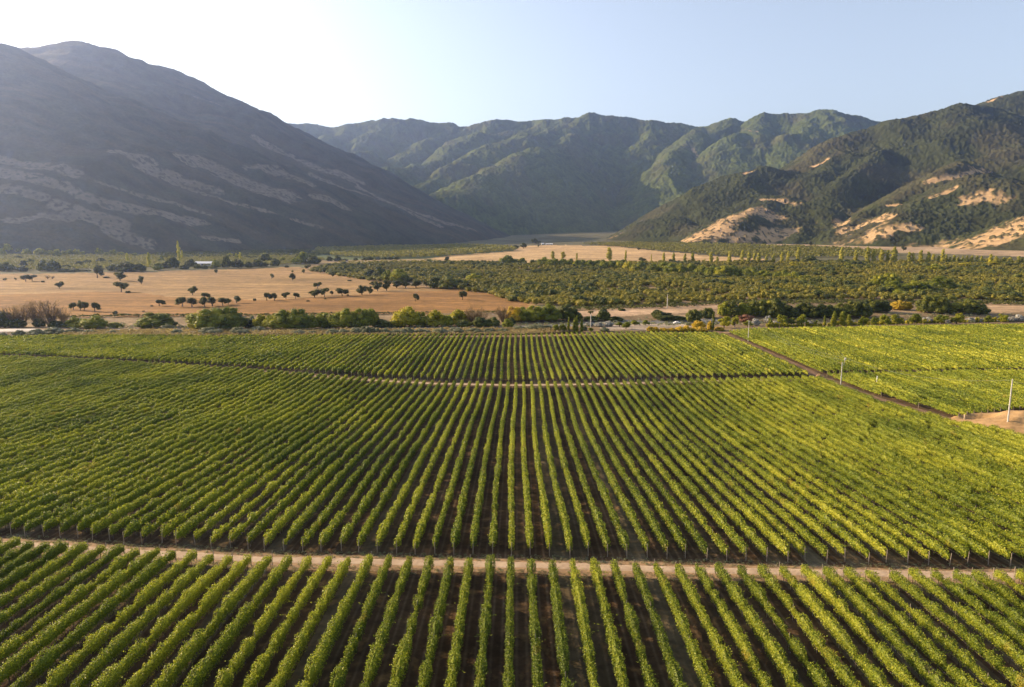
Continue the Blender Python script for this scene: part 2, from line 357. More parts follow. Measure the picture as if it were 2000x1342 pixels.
F_R = [
 (crest([(200, 180, 7600), (400, 235, 7200), (560, 243, 7000), (600, 245, 7000), (626, 242, 7000), (663, 245, 6950), (684, 240, 6900), (712, 242, 6900), (750, 234, 6850), (803, 234, 6800), (827, 238, 6800), (852, 245, 6800), (875, 243, 6750), (890, 250, 6750), (915, 250, 6700), (964, 239, 6650), (1013, 237, 6600), (1041, 239, 6600), (1072, 236, 6550), (1100, 230, 6500), (1118, 233, 6500), (1160, 222, 6450), (1174, 228, 6450), (1202, 232, 6450), (1230, 234, 6450), (1265, 238, 6400), (1300, 244, 6400), (1328, 247, 6400), (1360, 249, 6400), (1376, 246, 6350), (1412, 233, 6300), (1428, 230, 6300), (1460, 238, 6300), (1496, 222, 6200), (1520, 225, 6200), (1544, 222, 6200), (1584, 224, 6200), (1624, 218, 6150), (1640, 217, 6150), (1668, 228, 6200), (1688, 236, 6250), (1720, 238, 6300), (1740, 243, 6400), (1850, 250, 6500), (2000, 260, 6800)]), 0.78, 50),
 spur([(1160, 224, 6440), (1107, 245, 6250), (1055, 263, 6050), (1022, 262, 5900), (985, 284, 5700), (950, 290, 5550), (908, 308, 5400), (873, 330, 5250), (845, 350, 5100), (806, 368, 4950), (830, 400, 4750)]),
 spur([(1120, 262, 6000), (1072, 298, 5600), (1048, 294, 5450), (1020, 300, 5350), (988, 319, 5200), (950, 340, 5000), (915, 351, 4850), (876, 373, 4650), (850, 400, 4500)]),
 spur([(875, 245, 6740), (845, 267, 6450), (810, 291, 6150), (782, 305, 5950), (770, 330, 5800)]),
 spur([(1072, 238, 6540), (1000, 255, 6300), (960, 262, 6200), (915, 263, 6150), (887, 284, 5950), (862, 305, 5750), (850, 330, 5600)]),
 spur([(862, 308, 5740), (830, 322, 5500), (796, 321, 5400), (764, 331, 5250), (730, 345, 5100), (700, 365, 5000)]),
 spur([(684, 242, 6900), (660, 262, 6600), (630, 270, 6400), (600, 290, 6200)]), spur([(750, 236, 6850), (725, 262, 6500), (715, 280, 6300)]),
 spur([(712, 300, 6000), (680, 305, 5800), (650, 325, 5600)]),
 spur([(1376, 247, 6350), (1345, 272, 6000), (1310, 305, 5650), (1308, 325, 5500), (1290, 360, 5250)]),
 spur([(1496, 224, 6200), (1470, 250, 5950), (1450, 262, 5850)]), spur([(1584, 226, 6200), (1572, 245, 6000), (1545, 262, 5850)]),
 spur([(1300, 246, 6400), (1270, 260, 6250), (1255, 275, 6150)]),
 spur([(990, 385, 5000), (985, 395, 4850), (975, 405, 4700)]),
 spur([(1310, 370, 5300), (1350, 395, 4900)]),
]
R_R = [
 (crest([(1200, 458, 2900), (1248, 436, 2900), (1300, 414, 2950), (1340, 388, 3000), (1380, 368, 3000), (1440, 344, 3050), (1472, 336, 3050), (1504, 332, 3100), (1536, 337, 3200), (1560, 330, 3300), (1600, 308, 3350), (1628, 288, 3400), (1660, 268, 3450), (1692, 256, 3500), (1720, 252, 3520), (1760, 236, 3560), (1800, 226, 3600), (1824, 218, 3620), (1856, 208, 3650), (1876, 200, 3650), (1904, 206, 3700), (1940, 212, 3700), (2000, 228, 3700), (2100, 262, 3700), (2300, 300, 3700)]), 0.62, 45),
 (crest([(1870, 215, 4600), (1908, 204, 4500), (1940, 196, 4450), (1972, 188, 4400), (2000, 184, 4400), (2200, 150, 4400), (2500, 180, 4400)]), 0.6, 60),
 (crest([(1790, 240, 3560), (1760, 276, 3400), (1720, 296, 3250), (1672, 324, 3100), (1632, 352, 2950), (1616, 384, 2800), (1600, 405, 2700)]), 0.68, 30),
 (crest([(1640, 290, 3350), (1600, 325, 3150), (1575, 350, 3000)]), 0.66, 30),
 (crest([(1900, 212, 3680), (1930, 236, 3500), (1955, 262, 3350), (1970, 285, 3200), (2000, 320, 3050), (2060, 350, 2900)]), 0.68, 30),
 (crest([(1900, 330, 2850), (1856, 320, 2750), (1824, 336, 2700), (1792, 368, 2600), (1740, 392, 2500), (1680, 416, 2400), (1660, 440, 2300)]), 0.60, 30),
 (crest([(1830, 372, 2600), (1880, 345, 2500), (1920, 338, 2480), (1960, 343, 2460), (2000, 356, 2440), (2100, 385, 2400)]), 0.58, 40),
 (crest([(1880, 345, 2500), (1830, 380, 2380), (1800, 410, 2280), (1790, 440, 2200)]), 0.55, 35),
 (crest([(1520, 395, 2650), (1504, 404, 2600), (1472, 406, 2550), (1440, 417, 2450), (1408, 440, 2300), (1345, 468, 2150)]), 0.50, 40),
 (crest([(1504, 404, 2600), (1540, 430, 2450), (1560, 458, 2300)]), 0.50, 40),
 (crest([(1250, 448, 2700), (1280, 428, 2650), (1332, 424, 2620), (1360, 446, 2500)]), 0.55, 30),
 (crest([(1480, 362, 2950), (1500, 380, 2800), (1560, 388, 2700), (1600, 410, 2550), (1610, 440, 2400)]), 0.62, 30),
 (crest([(1915, 470, 2050), (1960, 442, 2050), (2000, 420, 2080), (2100, 385, 2100), (2300, 350, 2200)]), 0.55, 30),
 (crest([(1725, 450, 2250), (1760, 440, 2250), (1800, 446, 2230)]), 0.5, 30),
]
R_P = [
 rstreak([(1352, 466, 2200), (1408, 440, 2320), (1440, 418, 2450), (1480, 412, 2550), (1500, 425, 2480)], 85, 1.15), rstreak([(1400, 470, 2150), (1480, 460, 2250), (1530, 455, 2330)], 70, 0.8),
 rstreak([(1512, 395, 2700), (1550, 396, 2650)], 26, 1.2), rstreak([(1468, 340, 3040), (1482, 334, 3060)], 22, 1.3), rstreak([(1578, 326, 3280), (1600, 316, 3320)], 18, 1.2),
 rstreak([(1800, 362, 2600), (1850, 350, 2580), (1885, 342, 2520), (1930, 338, 2490)], 24, 1.2), rstreak([(1820, 385, 2420), (1860, 368, 2440)], 22, 1.1), rstreak([(1930, 470, 2030), (1980, 440, 2060), (2060, 430, 2060)], 95, 1.3),
 rstreak([(1670, 455, 2260), (1715, 430, 2330), (1750, 428, 2360)], 40, 1.2), rstreak([(1780, 448, 2240), (1810, 446, 2240)], 26, 1.1), rstreak([(1725, 402, 2480), (1745, 400, 2480)], 14, 1.1),
 rstreak([(1620, 430, 2420), (1640, 440, 2350)], 36, 0.9), rstreak([(1880, 400, 2330), (1960, 380, 2330)], 50, 0.6),
]
F_P = [streak([(1360, 290, 5700), (1370, 300, 5600)], 22, 0.7), streak([(1460, 270, 5750), (1480, 280, 5700)], 22, 0.6)]
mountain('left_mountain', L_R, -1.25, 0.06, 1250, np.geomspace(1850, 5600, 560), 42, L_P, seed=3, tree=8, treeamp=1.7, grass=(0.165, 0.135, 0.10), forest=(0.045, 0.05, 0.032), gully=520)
mountain('far_mountains', F_R, -0.55, 0.75, 1250, np.geomspace(3300, 7800, 620), 42, F_P, seed=11, tree=13, treeamp=6.5, forest=(0.064, 0.082, 0.023), gully=430)
mountain('right_mountain', R_R, 0.12, 1.05, 1200, np.geomspace(1850, 5200, 640), 26, R_P, seed=23, tree=9, treeamp=4.0, forest=(0.032, 0.038, 0.015), grass=(0.38, 0.26, 0.14), grasslvl=(45, 0.30), gully=300)
# ------------------------------------------------------------------ vineyard layout (world metres)
VINE = leaf_mat('vine_leaf', [(0.0, (0.014, 0.028, 0.005)), (0.35, (0.064, 0.100, 0.009)), (0.7, (0.185, 0.222, 0.016)), (1.0, (0.40, 0.39, 0.038))], trans=0.30, patch=0.035, patch_col=(0.34, 0.22, 0.04), patch_lo=0.66, rough=0.5, spec=0.2, bigw=0.95, island=0.75)
WOOD = plain_mat('weathered_post', (0.20, 0.16, 0.12), (0.34, 0.28, 0.21), 6)
BARK = plain_mat('vine_bark', (0.06, 0.042, 0.03), (0.13, 0.095, 0.065), 9)
def yline(pts):
    P = np.array([ground(px, py) for px, py in pts]); o = np.argsort(P[:, 0]); return P[o, 0], P[o, 1]
_tx, _ty = yline([(-40, 1061), (0, 1063), (178, 1075), (500, 1094), (1000, 1105), (1500, 1118), (2000, 1127), (2060, 1129)])
_hx, _hy = yline([(-40, 696), (0, 698), (200, 707), (400, 718), (550, 729), (700, 741), (850, 749), (1000, 752), (1240, 748), (1400, 744), (1580, 740)])
_ex, _ey = yline([(-60, 661), (0, 661), (500, 660), (1000, 658), (1400, 654), (1450, 648), (1700, 642), (2060, 637)])
_gx, _gy = yline([(1610, 733), (1700, 732), (2000, 726), (2060, 725)])
_ry_, _rx_ = None, None
_rd = np.array([ground(px, py) for px, py in [(1405, 650), (1460, 672), (1530, 704), (1600, 736), (1640, 755), (1700, 777), (1780, 800), (1870, 825), (1950, 845), (2015, 866)]])
_rd = _rd[np.argsort(_rd[:, 1])]; _rd = np.concatenate([_rd[:1] + [[0.5, -12, 0]], _rd, _rd[-1:] + [[0, 8, 0]]])
def trackY(x): return np.interp(x, _tx, _ty)
def headY(x): return np.interp(x, _hx, _hy)
def endY(x): return np.interp(x, _ex, _ey)
def gapY(x): return np.interp(x, _gx, _gy)
def roadX(y): return np.interp(y, _rd[:, 1], _rd[:, 0])
_mx, _my = yline([(1877, 818), (1979, 806), (2060, 798)])
def moundY(x): return np.interp(x, _mx, _my)
print('road', _rd.round(1).tolist(), 'track', float(trackY(0)), 'head', float(headY(0)), 'end', float(endY(0)), 'mound', moundY(120.0))
SP, X0 = 2.5, -0.75
def rowx(X, y, seed): return X + 0.10 * vnoise(y / 18, seed * 3.7, 91) + 0.45 * vnoise(y / 70, X / 160, 92)
def foliage(X, y0, y1, rng, near, seed):
    """one hedge-like vine row: leaf faces over a bumpy core"""
    L = y1 - y0
    st = 0.45 if near < 2 else 0.9
    n = max(3, int(L / st)); ys = np.linspace(y0, y1, n)
    def prof(y):
        a = vnoise(y / 1.25, seed * 1.7, 1); b = vnoise(y / 4.5, seed * 2.3, 2); c = vnoise(y / 0.5, seed * 3.1, 3)
        wd = 0.315 + 0.14 * a + 0.07 * b + 0.10 * c
        top = 1.93 + 0.27 * a + 0.16 * b + 0.18 * c + 0.22 * vnoise(y / 30, X / 30, 4) + 0.16 * math.sin(seed * 12.9)
        bot = 0.78 - 0.10 * a + 0.10 * vnoise(y / 0.9, seed, 6)
        e = np.minimum(1, np.minimum(y - y0, y1 - y) / 0.7 * 0.6 + 0.4)
        gap = 1 - 0.75 * sstep(0.62, 0.80, vnoise(y / 1.4, seed * 5.1, 8))
        return wd * e * gap, bot + (top - bot) * (0.35 + 0.65 * e * gap), bot
    wd, top, bot = prof(ys); xs = rowx(X, ys, seed); zs = floor_z(xs, ys)
    # core: five point section
    cw = wd * 0.5; m = (top - bot)
    sec = [(-cw, bot + 0.1 * m), (-cw * 1.05, bot + 0.6 * m), (0 * cw, top - 0.2), (cw * 1.05, bot + 0.6 * m), (cw, bot + 0.1 * m)]
    V = np.stack([np.stack([xs + a, ys, zs + b], 1) for a, b in sec], 1).reshape(-1, 3)
    i = np.arange(n - 1)[:, None] * 5; k = np.arange(5)[None]; k2 = (k + 1) % 5
    Q = np.stack([i + k, i + k2, i + 5 + k2, i + 5 + k], -1).reshape(-1, 4)
    parts = [(V, Q)]
    # leaves
    s0 = [0.125, 0.19, 0.30, 0.36][near]; dens = [480, 190, 62, 42][near]
    N = int(L * dens)
    y = rng.uniform(y0, y1, N); wd, top, bot = prof(y); x = rowx(X, y, seed); z = floor_z(x, y)
    u = rng.uniform(-1, 1, N); a = np.clip(np.abs(u) * 1.45, 0, 1)      # 0 = top middle, 1 = bottom of a side
    side = np.sign(u); on_top = np.abs(u) < 0.22
    hx = np.where(on_top, u / 0.22 * wd * 0.8, side * wd * (0.85 + 0.25 * np.sin(np.clip((np.abs(u) - 0.22) / 0.78, 0, 1) * 3.1)))
    hz = np.where(on_top, top - 0.05 * np.abs(u) / 0.22, top - (top - bot) * np.clip((np.abs(u) - 0.22) / 0.78, 0, 1))
    r = rng.normal(0, 0.075, (N, 3)) * [1, 1, 1.3]
    c = np.stack([x + hx, y, z + hz], 1) + r
    nrm = np.stack([np.where(on_top, 0.3 * side, side * 1.0), np.zeros(N), np.where(on_top, 1.0, 0.45)], 1) + rng.normal(0, 0.75, (N, 3))
    if near == 0:                        # stray shoots
        ns = int(L * 1.3); sy = rng.uniform(y0, y1, ns); wd, top, bot = prof(sy); ln = rng.uniform(0.2, 0.6, ns) + (rng.uniform(0, 1, ns) > 0.85) * 0.5
        dx = rng.normal(0, 0.75, ns); dy = rng.normal(0, 0.4, ns); dz = rng.uniform(0.1, 0.9, ns)
        t = rng.uniform(0.1, 1, (ns, 9)); bx = rowx(X, sy, seed); bz = floor_z(bx, sy)
        sx = bx[:, None] + (np.sign(dx) * wd * 0.7)[:, None] * np.clip(np.abs(dx), 0, 1)[:, None] + (dx * ln)[:, None] * t
        sc = np.stack([sx, sy[:, None] + (dy * ln)[:, None] * t, (bz + top - 0.12)[:, None] + (dz * ln)[:, None] * t * (1 - 0.35 * t)], -1).reshape(-1, 3)
        sc += rng.normal(0, 0.035, sc.shape); c = np.concatenate([c, sc]); nrm = np.concatenate([nrm, rng.normal(0, 1, sc.shape)]); N = len(c)
    nrm /= np.linalg.norm(nrm, axis=1)[:, None] + 1e-9
    t1 = np.cross(nrm, rng.normal(0, 1, (N, 3))); t1 /= np.linalg.norm(t1, axis=1)[:, None] + 1e-9; t2 = np.cross(nrm, t1)
    s = s0 * rng.uniform(0.6, 1.2, N)[:, None] * 0.5
    V = np.stack([c - t1 * s, c - t2 * s * 0.8, c + t1 * s, c + t2 * s * 0.8], 1).reshape(-1, 3)
    parts.append((V, np.arange(N * 4).reshape(N, 4)))
    return merge(parts)
def stick(x, y, z0, z1, r, lean=0.0):
    n = 5; a = np.arange(n) * 2 * math.pi / n
    ring = lambda z, rr, dy: np.stack([x + rr * np.cos(a), y + dy + rr * np.sin(a), np.full(n, z)], 1)
    V = np.concatenate([ring(z0, r, 0), ring(z1, r * 0.85, lean)]); Q = [(k, (k + 1) % n, n + (k + 1) % n, n + k) for k in range(n)] + [(5, 6, 7, 8), (5, 8, 9, 9)]
    return V, np.array(Q[:-1] + [(5, 8, 9, 5)][:0])
ONES = ['', 'first', 'second', 'third', 'fourth', 'fifth', 'sixth', 'seventh', 'eighth', 'ninth', 'tenth', 'eleventh', 'twelfth', 'thirteenth', 'fourteenth', 'fifteenth', 'sixteenth', 'seventeenth', 'eighteenth', 'nineteenth']
TENS = ['', '', 'twent', 'thirt', 'fort', 'fift', 'sixt', 'sevent', 'eight', 'ninet']
def ordinal(n):
    if n < 20: return ONES[n]
    if n < 100: return TENS[n // 10] + 'ieth' if n % 10 == 0 else TENS[n // 10] + 'y-' + ONES[n % 10]
    p = '' if n < 200 else 'two-' if n < 300 else 'three-'
    return p + 'hundredth' if n % 100 == 0 else p + 'hundred-and-' + ordinal(n % 100)
GRP = {'front': 'vine rows of the front block', 'middle': 'vine rows between the two cross tracks', 'far': 'vine rows of the far block', 'side': 'vine rows right of the dirt road'}
TXT = {'front': 'leafy vine row in the front block', 'middle': 'vine row between the two cross tracks', 'far': 'distant vine row beyond the second cross track'}
rows = []
def vis(X, ya, yb):                      # trim to what the camera (and a small step aside) can see
    ya = max(ya, 38.0, abs(X) / 0.77 - 27); return (ya, yb) if yb - ya > 4 else None
for k in range(-125, 49):
    X = X0 + SP * k
    t, h, e = float(trackY(X)), float(headY(X)), float(endY(X))
    v = vis(X, 0, t - 1.7)
    if v: rows.append(('front', k, X, *v, 0))
    yr = np.linspace(t, e, 300); ok = yr[roadX(yr) - 3.5 + 4.6 * sstep(165, 140, yr) > X]
    if len(ok) == 0: continue
    lo, hi = ok.min(), ok.max()
    v = vis(X, max(t + 3.4, lo), min(h - 3.0, hi))
    if v: rows.append(('middle', k, X, *v, 1))
    v = vis(X, max(h + 3.6, lo), min(e, hi))
    if v: rows.append(('far', k, X, *v, 2))
rr_rows = []
for k in range(42, 135):
    X = X0 + SP * k; e, g = float(endY(X)), float(gapY(X))
    yr = np.linspace(120, e, 400); ok = yr[roadX(yr) + 3.4 < X]
    if len(ok) == 0: continue
    lo, hi = ok.min(), ok.max()
    v = vis(X, max(lo, float(moundY(X))), min(g - 1.6, hi))
    if v: rows.append(('side', k, X, *v, 2))
    v = vis(X, max(lo, g + 1.6), min(hi, e))
    if v: rr_rows.append((k, X, *v))
main = [r for r in rows if r[0] != 'far']; far = sorted([r for r in rows if r[0] == 'far'], key=lambda r: abs(r[1]))
nfar = max(0, 300 - len(main)); outlying = [(r[1], r[2], r[3], r[4]) for r in far[nfar:]] + rr_rows
print('rows', len(main), len(far), len(rr_rows))
kmin_side = min(r[1] for r in rows if r[0] == 'side')
def build_row(blk, k, X, y0, y1, lod):
    rng = np.random.default_rng(1000 + k * 7 + len(blk)); seed = k * 1.37 + len(blk) * 11.1
    y0 += rng.uniform(-0.5, 0.5); y1 += rng.uniform(-0.5, 0.5)
    z0 = float(floor_z(X, y0)); root = link('vine_row', None, loc=(X, y0, z0))
    off = np.array([X, y0, z0])
    if blk == 'side': lab = 'vine row right of the dirt road, ' + ordinal(k - kmin_side + 1) + ' row from the road'
    elif k == 0: lab = TXT[blk] + ', the one running straight up the middle'
    else: lab = TXT[blk] + ', ' + ordinal(abs(k)) + (' left' if k < 0 else ' right') + ' of the straight middle row'
    tag(root, lab, 'vine row', GRP[blk])
    V, Q = foliage(X, y0, y1, rng, lod, seed)
    link('foliage', mesh_np('foliage', V - off, Q, VINE), root)
    for ye in (y0 - 0.25, y1 + 0.25):
        if ye > 39:
            xx = float(rowx(X, ye, seed)); V, Q = stick(xx, ye, float(floor_z(xx, ye)) - 0.1, float(floor_z(xx, ye)) + rng.uniform(1.6, 1.95), 0.055 if lod < 2 else 0.075, rng.normal(0, 0.12))
            link('end_post', mesh_np('end_post', V - off, Q, WOOD), root)
    if lod < 2:
        ys = np.arange(y0 + 6, y1 - 2, 6.0)
        P = []
        for yy in ys:
            xx = float(rowx(X, yy, seed)); zz = float(floor_z(xx, yy)); P.append(stick(xx, yy, zz - 0.1, zz + 1.85, 0.04))
        ys = np.arange(y0, y1, 2.0); xs = rowx(X, ys, seed); zs = floor_z(xs, ys)
        for hgt in (0.5, 1.0):           # trellis wires
            for a, b in ((0.0, 0.012),):
                W = np.concatenate([np.stack([xs - b, ys, zs + hgt], 1), np.stack([xs + b, ys, zs + hgt + 0.012], 1)]); n = len(ys)
                P.append((W, np.array([(i, i + 1, n + i + 1, n + i) for i in range(n - 1)])))
        V, Q = merge(P); link('trellis', mesh_np('trellis', V - off, Q, WOOD), root)
    if lod < 2:
        P = []
        for yy in np.arange(y0 + 0.6, y1 - 0.3, 1.25):
            yy = yy + rng.uniform(-0.15, 0.15); xx = float(rowx(X, yy, seed)); zz = float(floor_z(xx, yy))
            P.append(stick(xx, yy, zz - 0.05, zz + 0.95, 0.035 if lod == 0 else 0.045, rng.normal(0, 0.1)))
        if P:
            V, Q = merge(P); o = link('vine_stems', mesh_np('vine_stems', V - off, Q, BARK), root); o['kind'] = 'stuff'
for r in main + far[:nfar]: build_row(*r)
P = []
for (k, X, y0, y1) in outlying: P.append(foliage(X, y0, y1, np.random.default_rng(k + 5000), 3, k * 1.91 + 4))
V, Q = merge(P)
tag(link('outlying_vines', mesh_np('outlying_vines', V, Q, VINE)), 'outer vine rows merging into one green sheet beyond the dirt road and far left', 'vines', kind='stuff')

# ------------------------------------------------------------------ tracks and the dirt road, sheets lying on the ground
TRACK = plain_mat('pale_track', (0.28, 0.20, 0.13), (0.42, 0.32, 0.22), 0.5, 0.95, 0.5)
ROADM = plain_mat('brown_road', (0.13, 0.078, 0.045), (0.21, 0.13, 0.078), 0.5, 0.95, 0.5)
VERGE = plain_mat('dry_verge', (0.19, 0.125, 0.07), (0.32, 0.21, 0.11), 0.8, 0.95, 0.5)
EARTH = plain_mat('sandy_earth', (0.25, 0.155, 0.068), (0.38, 0.245, 0.115), 0.35, 0.95, 0.8)
def strip(name, P, hw, mat, dz=0.03, nac=7, wob=0.35, seed=0):
    P = np.asarray(P, float)[:, :2]; seg = np.hypot(*np.diff(P, axis=0).T); s = np.concatenate([[0], np.cumsum(seg)])
    t = np.arange(0, s[-1], 1.0); x = np.interp(t, s, P[:, 0]); y = np.interp(t, s, P[:, 1])
    dx, dy = np.gradient(x), np.gradient(y); l = np.hypot(dx, dy); nx, ny = -dy / l, dx / l
    hl = hw * (1 + wob * fbm(t / 5, 0 * t, seed + 3, 3)); hr = hw * (1 + wob * fbm(t / 5, 0 * t + 9, seed + 4, 3))
    G = []
    for j in range(nac):
        u = -1 + 2 * j / (nac - 1); o = np.where(u < 0, u * hl, u * hr)
        xx, yy = x + nx * o, y + ny * o
        G.append(np.stack([xx, yy, floor_z(xx, yy) + dz - (0.10 if j in (0, nac - 1) else 0)], 1))
    V = np.stack(G, 1).reshape(-1, 3); i = (np.arange(len(t) - 1) * nac)[:, None]; k = np.arange(nac - 1)[None]
    Q = np.stack([i + k, i + k + 1, i + nac + k + 1, i + nac + k], -1).reshape(-1, 4)
    if dx.sum() > 0: Q = Q[:, ::-1]
    Q = Q[:, ::-1] if np.cross(V[Q[0, 1]] - V[Q[0, 0]], V[Q[0, 2]] - V[Q[0, 0]])[2] < 0 else Q
    o = link(name, mesh_np(name, V, Q, mat, True)); o['kind'] = 'structure'; return o
strip('track_verge', np.stack([_tx, _ty - 0.1], 1), 2.6, VERGE, 0.04, seed=5)
strip('farm_track', np.stack([_tx, _ty + 0.2], 1), 1.1, TRACK, 0.07, seed=1)
strip('cross_track', np.stack([_hx, _hy - 0.3], 1), 1.3, TRACK, 0.06, seed=2)
strip('headland', np.stack([_ex, _ey + 4.0], 1), 2.6, VERGE, 0.06, seed=3)
strip('earth_apron', _rd[_rd[:, 1] < 164], 5.0, EARTH, 0.075, seed=6)
strip('dirt_road', _rd[_rd[:, 1] > 158], 3.0, ROADM, 0.07, seed=4)
# ------------------------------------------------------------------ trees, shrubs
def LM(name, *c, **k): return leaf_mat(name, [(0.0, c[0]), (0.5, c[1]), (1.0, c[2])], trans=k.get('trans', 0.3), patch=k.get('patch', 0.05), rough=0.6, spec=0.2, island=0.6)
MT = {
 'o': LM('olive_leaf', (0.026, 0.032, 0.011), (0.062, 0.070, 0.019), (0.15, 0.15, 0.030)),
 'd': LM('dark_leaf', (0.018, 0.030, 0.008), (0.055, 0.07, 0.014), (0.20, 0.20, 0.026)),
 'g': LM('green_leaf', (0.06, 0.085, 0.010), (0.17, 0.19, 0.018), (0.36, 0.33, 0.025), trans=0.42),
 'y': LM('yellow_green_leaf', (0.12, 0.125, 0.012), (0.28, 0.26, 0.018), (0.50, 0.42, 0.028), trans=0.42),
 'Y': LM('golden_leaf', (0.25, 0.17, 0.012), (0.42, 0.29, 0.020), (0.60, 0.42, 0.03)),
 'b': LM('brown_twig', (0.075, 0.050, 0.028), (0.14, 0.092, 0.045), (0.23, 0.15, 0.07), trans=0.15),
 's': LM('grey_green_leaf', (0.09, 0.105, 0.055), (0.17, 0.18, 0.10), (0.28, 0.27, 0.17)),
 'w': LM('pale_grey_leaf', (0.16, 0.16, 0.14), (0.27, 0.26, 0.23), (0.40, 0.38, 0.34), trans=0.15),
 'p': LM('poplar_leaf', (0.17, 0.175, 0.028), (0.32, 0.30, 0.04), (0.48, 0.42, 0.06), trans=0.4),
 'P': LM('bright_poplar_leaf', (0.28, 0.27, 0.02), (0.42, 0.38, 0.03), (0.58, 0.50, 0.04)),
 'h': LM('orchard_leaf', (0.07, 0.075, 0.012), (0.18, 0.165, 0.022), (0.34, 0.28, 0.035), patch=0.012),
 'f': LM('far_leaf', (0.10, 0.105, 0.03), (0.20, 0.19, 0.045), (0.34, 0.30, 0.07)),
 'r': LM('rusty_leaf', (0.10, 0.045, 0.03), (0.18, 0.085, 0.05), (0.26, 0.14, 0.08)),
}
TRUNK = plain_mat('trunk_bark', (0.07, 0.052, 0.038), (0.16, 0.125, 0.09), 2.0)
PALE_TRUNK = plain_mat('pale_trunk', (0.42, 0.38, 0.33), (0.55, 0.50, 0.44), 3.0)
def qsphere(c, r, sx=1, sz=1, rng=None):
    g = np.linspace(-1, 1, 4); V = []; Q = []
    for ax in range(3):
        for sg in (-1, 1):
            b = len(V)
            for u in g:
                for v in g:
                    p = [0, 0, 0]; p[ax] = sg; p[(ax + 1) % 3] = u; p[(ax + 2) % 3] = v; p = np.array(p, float); V.append(p / np.linalg.norm(p))
            for i in range(3):
                for j in range(3):
                    q = (b + i * 4 + j, b + (i + 1) * 4 + j, b + (i + 1) * 4 + j + 1, b + i * 4 + j + 1); Q.append(q if sg > 0 else q[::-1])
    V = np.array(V)
    if rng is not None: V = V * (1 + 0.25 * np.sin(V @ rng.normal(0, 3, (3, 1)) + rng.uniform(0, 6)))
    return V * [r * sx, r * sx, r * sz] + c, np.array(Q)
def cards(c, n, s, rng, up=0.35):
    """n leaf faces at points c facing n"""
    N = len(c); nn = n + rng.normal(0, 0.6, (N, 3)) + [0, 0, up]; nn /= np.linalg.norm(nn, axis=1)[:, None] + 1e-9
    t1 = np.cross(nn, rng.normal(0, 1, (N, 3))); t1 /= np.linalg.norm(t1, axis=1)[:, None] + 1e-9; t2 = np.cross(nn, t1)
    s = s * rng.uniform(0.55, 1.25, N)[:, None] * 0.5
    V = np.stack([c - t1 * s, c - t2 * s * 0.8, c + t1 * s, c + t2 * s * 0.8], 1).reshape(-1, 3)
    return V, np.arange(N * 4).reshape(N, 4)
def crown_mesh(kind, seed, N, cs):
    rng = np.random.default_rng(seed); lobes = []
    if kind == 'umbrella':
        for i in range(9):
            a = rng.uniform(0, 6.28); r = 0.30 * math.sqrt(rng.uniform(0, 1)); lobes.append((r * math.cos(a), r * math.sin(a), 0.62 + 0.16 * rng.normal() * 0.8 - 0.15 * r, rng.uniform(0.14, 0.22), 1.15))
    elif kind == 'round':
        for i in range(12):
            a = rng.uniform(0, 6.28); h = rng.uniform(0.25, 0.86); e = math.sqrt(max(0.05, 1 - ((h - 0.52) / 0.5) ** 2)); r = 0.30 * e * math.sqrt(rng.uniform(0.1, 1)); lobes.append((r * math.cos(a), r * math.sin(a), h, rng.uniform(0.13, 0.20), 0.95))
    elif kind == 'bush':
        for i in range(26):
            a = rng.uniform(0, 6.28); q = math.sqrt(rng.uniform(0, 1)); r = 0.36 * q; top = 0.80 * math.sqrt(1 - 0.75 * q * q); h = top * rng.uniform(0.55, 1); lobes.append((r * math.cos(a), r * math.sin(a), h, rng.uniform(0.12, 0.19), 1.1))
        for i in range(7):
            a = i * 0.9; lobes.append((0.24 * math.cos(a), 0.24 * math.sin(a), 0.22, 0.2, 1.1))
    elif kind == 'poplar':
        for i in range(22):
            h = 0.10 + 0.84 * i / 21; e = 0.44 * math.sin(math.pi * (0.10 + 0.84 * h)) ** 0.55 * (1 - 0.2 * h); a = rng.uniform(0, 6.28); r = e * rng.uniform(0.1, 0.4)
            lobes.append((r * math.cos(a), r * math.sin(a), h, e * rng.uniform(0.5, 0.8) + 0.03, 0.0))
    parts = []
    W = np.array([l[3] ** 2 for l in lobes]); W /= W.sum()
    for l, wgt in zip(lobes, W):
        r = l[3]; sz = l[4] if l[4] else 0.085 / max(r, 0.08)
        core = 0.74
        parts.append(qsphere(np.array(l[:3]), r * core, 1, sz, rng))
        n = int(N * wgt); d = rng.normal(0, 1, (n, 3)); d /= np.linalg.norm(d, axis=1)[:, None]
        d[:, 2] = np.where(d[:, 2] < -0.55, -d[:, 2], d[:, 2])
        rr_ = r * rng.uniform(0.78, 1.12, n)[:, None]
        parts.append(cards(np.array(l[:3]) + d * rr_ * [1, 1, sz], d, cs, rng))
    V, Q = merge(parts)
    return V, Q
